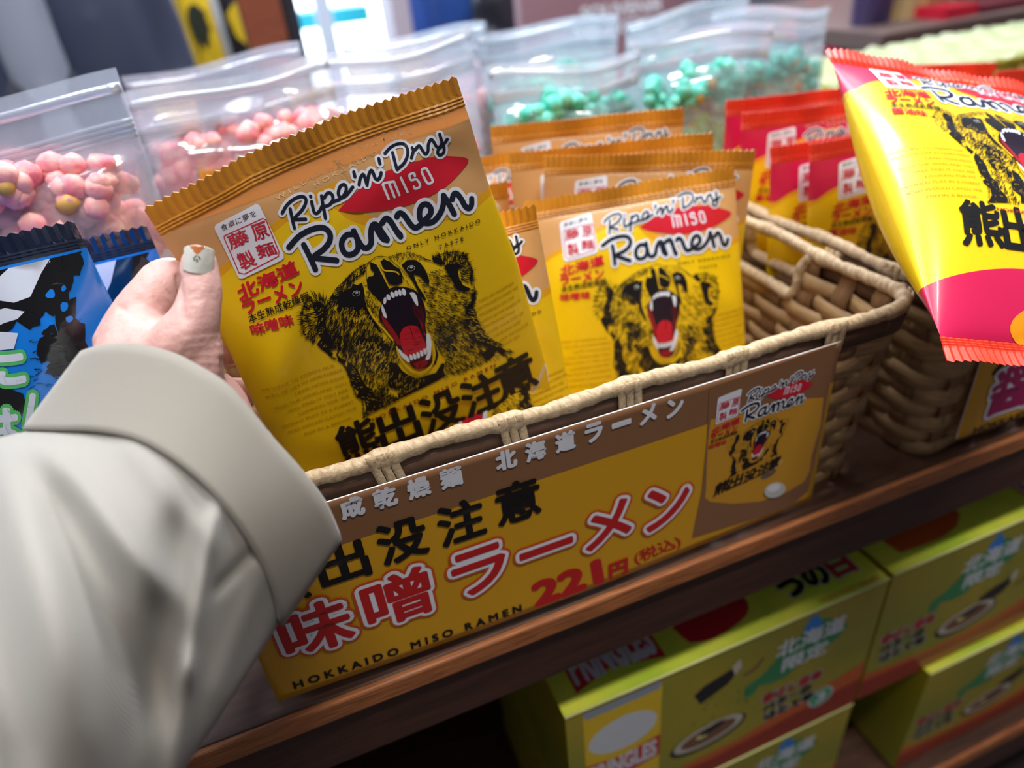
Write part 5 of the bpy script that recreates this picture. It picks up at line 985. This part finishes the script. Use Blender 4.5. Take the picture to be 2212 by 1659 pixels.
def snack_box(name, x0, ztop, label, kind, y0=YB, depth=.19, w_=BW_, h_=BH_):
    P = Plane((x0, y0, ztop), (1, 0, 0), (0, 0, -1)); a = Art(lambda p: p); box_front(a, None, kind)
    t = lambda p: (p[0] / 1000, -p[1] / 1000)  # top face, y runs backwards from the front edge
    mats = [K_LIME, K_LIME_LIT, K_CAN, K_LID, K_OV, K_BAN, K_MAP, K_DROP, K_NORI, K_DISH, K_RIMW, K_CIR, K_WAVE, MATS['box_wave_dark'], K_DOT, K_EDGE]
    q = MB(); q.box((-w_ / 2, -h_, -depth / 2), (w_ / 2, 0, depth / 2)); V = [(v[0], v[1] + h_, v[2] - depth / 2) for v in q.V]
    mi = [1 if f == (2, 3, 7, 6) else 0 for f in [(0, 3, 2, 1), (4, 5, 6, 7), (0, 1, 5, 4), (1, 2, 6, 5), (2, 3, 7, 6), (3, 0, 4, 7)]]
    def surf(A, B, Z): return np.stack([A - w_ / 2, h_ - B, Z + 0 * A], 1)
    me = a.mesh(surf, mats, cell=None, z0=.0001, dz=.00003, extra=(V, q.F, mi)); o = link(name, me, None, None, False); me.polygons.foreach_set('use_smooth', [False] * len(me.polygons))
    o.matrix_world = P.mat(w_ / 2, h_, 0); tag(o, label, 'snack box', 'lime green snack boxes')
    b = Art(lambda p: p)
    b.poly([(0, 0), (258, 0), (258, 3), (0, 3)], K_EDGE, 1, lambda p: (p[0] / 1000, p[1] / 1000))
    # top print
    b = Art(lambda p: (p[0] / 1000, p[1] / 1000)); x = 14 if kind == 0 else 150
    b.poly([(x, 12), (x + 28, 20), (x + 66, 12), (x + 66, 42), (x + 28, 50), (x, 42)], K_BAN, 1); b.text('PRINGLES', [(x + 3, 44), (x + 63, 44), (x + 63, 20), (x + 3, 20)][::-1], K_OV, 2, .05) if False else b.text('PRINGLES', [(x + 3, 44), (x + 63, 44), (x + 63, 18), (x + 3, 18)], K_OV, 2, .05)
    b.poly([(100, 14), (116, 10), (140, 14), (152, 20), (156, 34), (150, 60), (100, 60), (96, 30)] if kind == 0 else [(20, 14), (60, 12), (90, 24), (90, 60), (20, 60)], K_WAVE if kind else K_BAN, 1, k=2)
    for k, ch in enumerate('味の素' if False else 'うの日'):
        q2 = np.array([(182 + k * 22, 34), (200 + k * 22, 34), (200 + k * 22, 16), (182 + k * 22, 16)], float); q2 = q2[[0, 1, 2, 3]]
        for j in range(8): b.text(ch, q2 + np.array([math.cos(j * .785), math.sin(j * .785)]) * 1.8, K_OV, 1, 0)
        b.text(ch, q2, K_NORI if k != 2 else K_BAN, 2, .02)
    b.line('HOKKAIDO LIMITED', (200, 6), (252, 6), .003, K_BAN, 2, .02)
    me2 = b.mesh(lambda A, B, Z: np.stack([A - w_ / 2, h_ + Z, -B], 1), mats, cell=None, z0=.0001, dz=.00003); bj = bmesh.new(); bj.from_mesh(me); bj.from_mesh(me2); bj.to_mesh(me); bj.free()
    q = MB(); q.tube([(-w_ / 2, h_, 0), (0, h_ + .0002, .0002), (w_ / 2, h_, 0)], .0009, 8); e_ = q.build('folded_edge', [K_EDGE], None, True); e_.parent = o
    return o
snack_box('snack_box', .0865, -.113, 'lime green snack box with a tube picture at its left, top left of the stack', 0)
snack_box('snack_box', .0865, -.2675, 'lime green snack box under the top left one, mostly below the picture edge', 0)
snack_box('snack_box', .3475, -.111, 'lime green snack box at the top right, tube picture at its right end', 1)
snack_box('snack_box', .4220, -.2665, 'lime green snack box under the top right one, shifted to the right', 1, y0=.2292)
snack_box('snack_box', .6085, -.111, 'lime green snack box beyond the top right one, at the very edge', 1)
# ---------------- room and background ----------------
FL = mat('floor_tile', (66, 58, 56), .35, var=.1, vscale=3); WLm = mat('wall_plaster', (176, 168, 176), .7); CEIL = mat('ceiling_panel', (225, 228, 235), .8)
def slab(name, a, b, m): q = MB(); q.box(a, b); return struct(q.build(name, [m], None, False))
slab('floor', (-4, -2.5, -.92), (6, 6.1, -.86), FL); slab('ceiling', (-4, -2.5, 2.12), (6, 6.1, 2.2), CEIL)
slab('wall_left', (-4.1, -2.5, -.86), (-4, 6.1, 2.12), WLm); slab('wall_right', (6, -2.5, -.86), (6.1, 6.1, 2.12), WLm); slab('wall_front', (-4.1, -2.6, -.92), (6.1, -2.5, 2.12), mat('wall_front_dark', (84, 76, 74), .8))
slab('wall_back', (-4, 6.0, -.86), (-.55, 6.1, 2.12), WLm); slab('wall_back', (3.9, 6.0, -.86), (6, 6.1, 2.12), WLm); slab('wall_back', (-.55, 6.0, 1.9), (3.9, 6.1, 2.12), WLm)
DAY = mat('daylight_glass', (226, 240, 255), .3, emit=3.2)
q = MB(); q.box((-.55, 6.02, -.86), (3.9, 6.06, 1.9)); o = q.build('window_1', [DAY], None, False); struct(o)
FRM = mat('window_frame_white', (230, 236, 244), .5)
q = MB()
for x in (-.5, .55, 1.5, 2.6, 3.8): q.box((x - .03, 5.94, -.86), (x + .03, 6.0, 1.9))
o2 = q.build('window_frame', [FRM], None, False); o2.parent = o
def at_y(px, py, Y): return onY(px, py, Y)
BRN = wood('post_wood', (150, 78, 48), (110, 54, 34), .4); DK = mat('post_dark', (36, 32, 44), .4); MAUVE = mat('board_mauve', (154, 116, 126), .5, var=.06, vscale=3); WHT = mat('shelf_white', (206, 212, 226), .5); CYAN = mat('shop_cyan', (60, 214, 232), .4); GREYP = mat('pillar_grey', (170, 160, 170), .6)
def upright(name, px0, px1, Y, m, label, cat, depth=.12, py=60, z0=-.86, z1=2.12, group=None):
    a = at_y(px0, py, Y); b = at_y(px1, py, Y); q = MB(); q.box((a[0], Y, z0), (b[0], Y + depth, z1)); o = q.build(name, [m], None, False); bevel(o, .004); tag(o, label, cat, group); return o
upright('wooden_post', 528, 618, 1.5, BRN, 'reddish brown wooden post standing behind the popcorn pouches', 'post', .10)
upright('dark_post', 620, 652, 1.52, DK, 'narrow black post touching the right side of the brown wooden post', 'post', .08)
upright('grey_pillar', 852, 892, 2.6, GREYP, 'pale grey pillar right of the bright window', 'pillar', .2)
bd = upright('notice_board', 1128, 1530, 2.0, MAUVE, 'mauve board with two rows of blurred white lettering, behind the pouches', 'board', .05, z0=-.5, z1=.55)
upright('dark_post', 1560, 1612, 1.9, DK, 'dark post between the mauve board and the bright gap', 'post', .08)
# lettering on the board (blurred white rows)
a0 = at_y(1240, 14, 1.998); a = Art(lambda p: p); w0 = bd
PBd = Plane((at_y(1128, 60, 2.0)[0], 1.999, .55), (1, 0, 0), (0, 0, -1))
tA = PBd.px; a.line('SOUVENIR', (1256, 44), (1430, 22), .034, K_WHITE, 1, .035, tA); a.line('SELECTION', (1240, 82), (1478, 56), .034, K_WHITE, 1, .035, tA)
me = a.mesh(lambda A, B, Z: np.stack([PBd.o[0] + A, PBd.o[1] - Z, PBd.o[2] - B], 1), [K_WHITE], cell=None, z0=.001); lt = link('lettering', me); lt.parent = bd
# white rack with hanging yellow packets
c0 = at_y(300, 60, 2.15); c1 = at_y(528, 60, 2.15)
q = MB(); q.box((c0[0] - .25, 2.20, -.86), (c1[0], 2.26, 1.0)); rack = q.build('white_rack', [WHT], None, False); tag(rack, 'white display rack panel behind the person in the dark coat', 'rack')
YBG = mat('yellow_packet', (236, 200, 40), .4); BKG = mat('black_packet', (34, 36, 42), .35); GRN2 = mat('packet_print_dark', (50, 58, 44), .4)
def hang(px0, px1, py0, py1, Y, m, m2, lab, name):
    a = at_y(px0, py0, Y); b = at_y(px1, py0, Y); z1 = a[2]; z0 = at_y((px0 + px1) / 2, py1, Y)[2]; w_ = (b[0] - a[0]); V, F = pouch_face(w_, z1 - z0, .015, 5, 1, 12, 16); V2, F2 = pouch_face(w_, z1 - z0, .012, 5, -1, 12, 16); q = MB(); q.add(V, F, 0); q.add(V2, F2, 0); o = q.build(name, [m], None, True); o.location = ((a[0] + b[0]) / 2, Y, z0)
    e = Art(lambda p: p); h = z1 - z0
    e.ell((0, h * .55), w_ * .28, h * .2, 0, m2, 1); e.text('ラーメン', [(-w_ * .35, h * .12), (w_ * .35, h * .12), (w_ * .35, h * .27), (-w_ * .35, h * .27)], m2, 1, .04); e.hair([(-w_ * .3, h * .4), (w_ * .3, h * .4), (w_ * .2, h * .75), (-w_ * .2, h * .75)], 30, (0, 1), h * .12, .006, m2, 2)
    p = link('front_print', e.mesh(lambda A, B, Z: np.stack([A, -.017 - Z, h - B], 1), [m2], cell=None, z0=.0005)); p.parent = o; tag(o, lab, 'packet', 'packets hung on the white rack'); return o
hang(352, 432, -70, 158, 2.10, YBG, GRN2, 'yellow packet with a dark oval print hung on the white rack', 'hanging_packet')
hang(448, 526, -70, 150, 2.10, BKG, YBG, 'black packet with yellow print hung beside the wooden post', 'hanging_packet')
hang(270, 335, -60, 150, 2.12, BKG, YBG, 'black packet half hidden behind the dark coat sleeve', 'hanging_packet')
# street things beyond the window
q = MB(); p0 = at_y(640, 38, 5.2); p1 = at_y(770, 50, 5.2); q.box((p0[0], 5.2, p1[2]), (p1[0] + .1, 5.5, p0[2] + .02)); q.build('shop_sign', [CYAN], None, False); tag(bpy.data.objects['shop_sign'], 'cyan horizontal sign panel near the bright window', 'sign')
q = MB(); p0 = at_y(676, 0, 5.0); q.box((p0[0], 5.0, -.86), (p0[0] + .10, 5.08, 1.9)); o = q.build('door_post', [FRM], None, False); tag(o, 'white door post in front of the cyan sign', 'post')
# things above the right basket
RDm = mat('red_banner', (224, 30, 84), .4, emit=0); PUR = mat('purple_pouch', (64, 54, 92), .35); PKI = mat('pink_inner', (206, 60, 120), .4)
upright('red_banner', 1752, 1822, 1.72, RDm, 'bright pinkish red banner right of the bright gap', 'banner', .03, 40, -.3, .8)
def bag_bg(px0, px1, pyb, Y, m, lab, h=.26, name='display_pouch', cat='pouch'):
    a = at_y(px0, pyb, Y); b = at_y(px1, pyb, Y); w_ = b[0] - a[0]; V, F = pouch_face(w_, h, .03, 9, 1, 12, 16); V2, F2 = pouch_face(w_, h, .03, 9, -1, 12, 16); q = MB(); q.add(V, F); q.add(V2, F2); o = q.build(name, [m], None, True); o.location = ((a[0] + b[0]) / 2, Y, a[2]); tag(o, lab, cat); return o
tb = at_y(1850, 62, 1.10)[2]
q = MB(); t0 = at_y(1835, 50, 1.10); q.box((t0[0], 1.02, tb - .03), (t0[0] + 1.3, 1.6, tb - .002)); o = q.build('side_table', [mat('table_brown', (92, 74, 70), .5)], None, False)
for x in (t0[0] + .05, t0[0] + 1.25):
    for y in (1.07, 1.55): l_ = MB(); l_.box((x - .02, y - .02, -.86), (x + .02, y + .02, tb - .03)); lo = l_.build('leg', [DK], None, False); lo.parent = o
tag(o, 'brown table behind the golden cartons', 'table')
bag_bg(1840, 1912, 60, 1.14, PUR, 'dark purple pouch standing on the brown table, left of the beige one')
bag_bg(1918, 2035, 62, 1.14, mat('beige_pouch', (196, 164, 112), .5, rgb2=(110, 96, 90), vscale=12), 'beige pouch with dark blotches on the brown table')
bag_bg(2045, 2200, 62, 1.16, mat('olive_pouch', (120, 110, 84), .5, rgb2=(96, 70, 60), vscale=9), 'olive grey pouch on the brown table at the right')
q = MB(); a0 = at_y(2005, 62, 1.08); a1 = at_y(2072, 62, 1.08); q.box((a0[0], 1.05, a0[2]), (a1[0], 1.12, a0[2] + .035)); o = q.build('red_box', [mat('red_box', (190, 22, 50), .4)], None, False); tag(o, 'small red box on the brown table', 'box')
q = MB(); a0 = at_y(2080, 62, 1.08); a1 = at_y(2260, 62, 1.08); q.box((a0[0], 1.05, a0[2]), (a1[0], 1.12, a0[2] + .04)); o = q.build('maroon_tray', [mat('maroon_tray', (96, 30, 44), .4)], None, False); tag(o, 'dark maroon tray on the brown table at the far right', 'tray')
# ---------------- people behind ----------------
def human(base, yaw, coat, inner, trous, label, bag=False, open_coat=True, s=1.0):
    root_skin = Blob(); v = lambda x, y, z: Vector((x, y, z)) * s
    # body (head, neck, hands) as one continuous mesh
    chain(root_skin, [(v(0, 0, 1.40), .055), (v(0, .0, 1.50), .05), (v(0, -.01, 1.58), .075), (v(0, -.01, 1.66), .088), (v(0, 0, 1.70), .080)], 5); chain(root_skin, [(v(0, .01, 1.40), .05), (v(0, .03, 1.2), .06), (v(0, .03, .98), .06)], 6)
    for sx in (-1, 1):
        chain(root_skin, [(v(.02 * sx, 0, 1.38), .05), (v(.17 * sx, 0, 1.36), .045), (v(.22 * sx, .02, 1.1), .036), (v(.24 * sx, -.02, .86), .027), (v(.24 * sx, -.03, .80), .030)], 6)
        for k in range(4): chain(root_skin, [(v((.225 + .012 * k) * sx, -.03, .77), .010), (v((.225 + .013 * k) * sx, -.045, .70 - .01 * (k in (0, 3))), .008)], 5)
        chain(root_skin, [(v(.215 * sx, -.05, .79), .010), (v(.20 * sx, -.075, .745), .008)], 4)
        chain(root_skin, [(v(.06 * sx, .03, .95), .06), (v(.10 * sx, 0, .5), .06), (v(.10 * sx, .01, .08), .04), (v(.10 * sx, -.10, .04), .035)], 8)
        root_skin.ball(v(.088 * sx, .005, 1.63), .018)
    root_skin.ball(v(0, -.098, 1.62), .016)
    o = remeshed('person', root_skin, .012, 4, [SKIN]); o.location = base; o.rotation_euler = (0, 0, yaw); tag(o, label, 'person')
    def piece(nm, fn, m_, vox=.014): b = Blob(); fn(b); p = remeshed(nm, b, vox, 5, [m_]); p.parent = o; return p
    piece('hair', lambda b: (chain(b, [(v(0, .02, 1.72), .094), (v(0, .05, 1.62), .085)], 4)), mat('hair_black', (24, 20, 22), .5))
    piece('trousers', lambda b: [chain(b, [(v(.07 * sx, 0, 1.0), .12), (v(.10 * sx, 0, .55), .085), (v(.10 * sx, .01, .10), .065)], 8) for sx in (-1, 1)], trous)
    piece('shoes', lambda b: [chain(b, [(v(.10 * sx, .03, .045), .045), (v(.10 * sx, -.14, .035), .036)], 6) for sx in (-1, 1)], DK)
    piece('shirt', lambda b: chain(b, [(v(0, .0, 1.42), .09), (v(0, -.03, 1.25), .075), (v(0, -.04, 1.05), .075), (v(0, -.04, .92), .075)], 8), inner)
    def cf(b):
        for sx in (-1, 1):
            chain(b, [(v(.11 * sx, .03, 1.42), .07), (v(.115 * sx, -.02, 1.2), .088), (v(.115 * sx, -.04, .95), .088), (v(.12 * sx, -.03, .70), .095)], 10)
            chain(b, [(v(.17 * sx, .01, 1.40), .075), (v(.225 * sx, .03, 1.12), .055), (v(.235 * sx, -.01, .90), .045)], 8)
        chain(b, [(v(0, .07, 1.42), .08), (v(0, .08, 1.1), .13), (v(0, .08, .72), .13)], 8)
        if not open_coat: chain(b, [(v(0, -.02, 1.36), .11), (v(0, -.03, 1.1), .17), (v(0, -.02, .8), .17)], 8)
    piece('coat', cf, coat)
    return o
NAVY = mat('coat_navy', (42, 48, 72), .7); GREYS = mat('shirt_grey', (136, 142, 158), .8); BLUEJ = mat('jacket_blue', (30, 74, 150), .6); TR = mat('trousers_dark', (40, 40, 52), .8)
pA = at_y(70, 90, 1.66); human((pA[0], 1.66, -.86), .1, NAVY, GREYS, TR, 'person in an open dark navy coat over a grey jumper, standing behind the pink popcorn', s=.96)
pB = at_y(1000, 50, 3.0); human((pB[0], 3.0, -.86), -.2, BLUEJ, mat('jumper_light_blue', (90, 140, 214), .7), TR, 'person in a blue jacket standing beyond the pouches with a black bag', open_coat=False, s=.98)
q = Blob(); bx_ = at_y(1075, 40, 2.72)
chain(q, [((bx_[0] - .05, 2.72, bx_[2] - .10), .10), ((bx_[0] + .05, 2.72, bx_[2] - .10), .10), ((bx_[0], 2.72, bx_[2] + .06), .09)], 5); chain(q, [((bx_[0] - .08, 2.74, bx_[2]), .012), ((bx_[0] - .07, 2.78, bx_[2] + .35), .012), ((bx_[0] - .1, 2.85, bx_[2] + .45), .012)], 20)
hb = remeshed('shoulder_bag', q, .012, 3, [mat('bag_black', (24, 24, 34), .5)]); tag(hb, 'black shoulder bag at the side of the person in blue', 'bag')
for i, (x, y, sx, sy) in enumerate(((.35, .95, 1.1, .25), (-.7, .35, .9, .25), (1.4, 1.9, 1.2, .25))):
    q = MB(); q.box((x - sx / 2, y - sy / 2, 2.09), (x + sx / 2, y + sy / 2, 2.118)); o = q.build('ceiling_light', [mat('lamp_panel', (240, 246, 255), .3, emit=4.0)], None, False); tag(o, 'flat white ceiling light panel %s' % ('over the shelf', 'over the left end of the shelf', 'over the far side of the shop')[i], 'ceiling light', 'ceiling light panels')
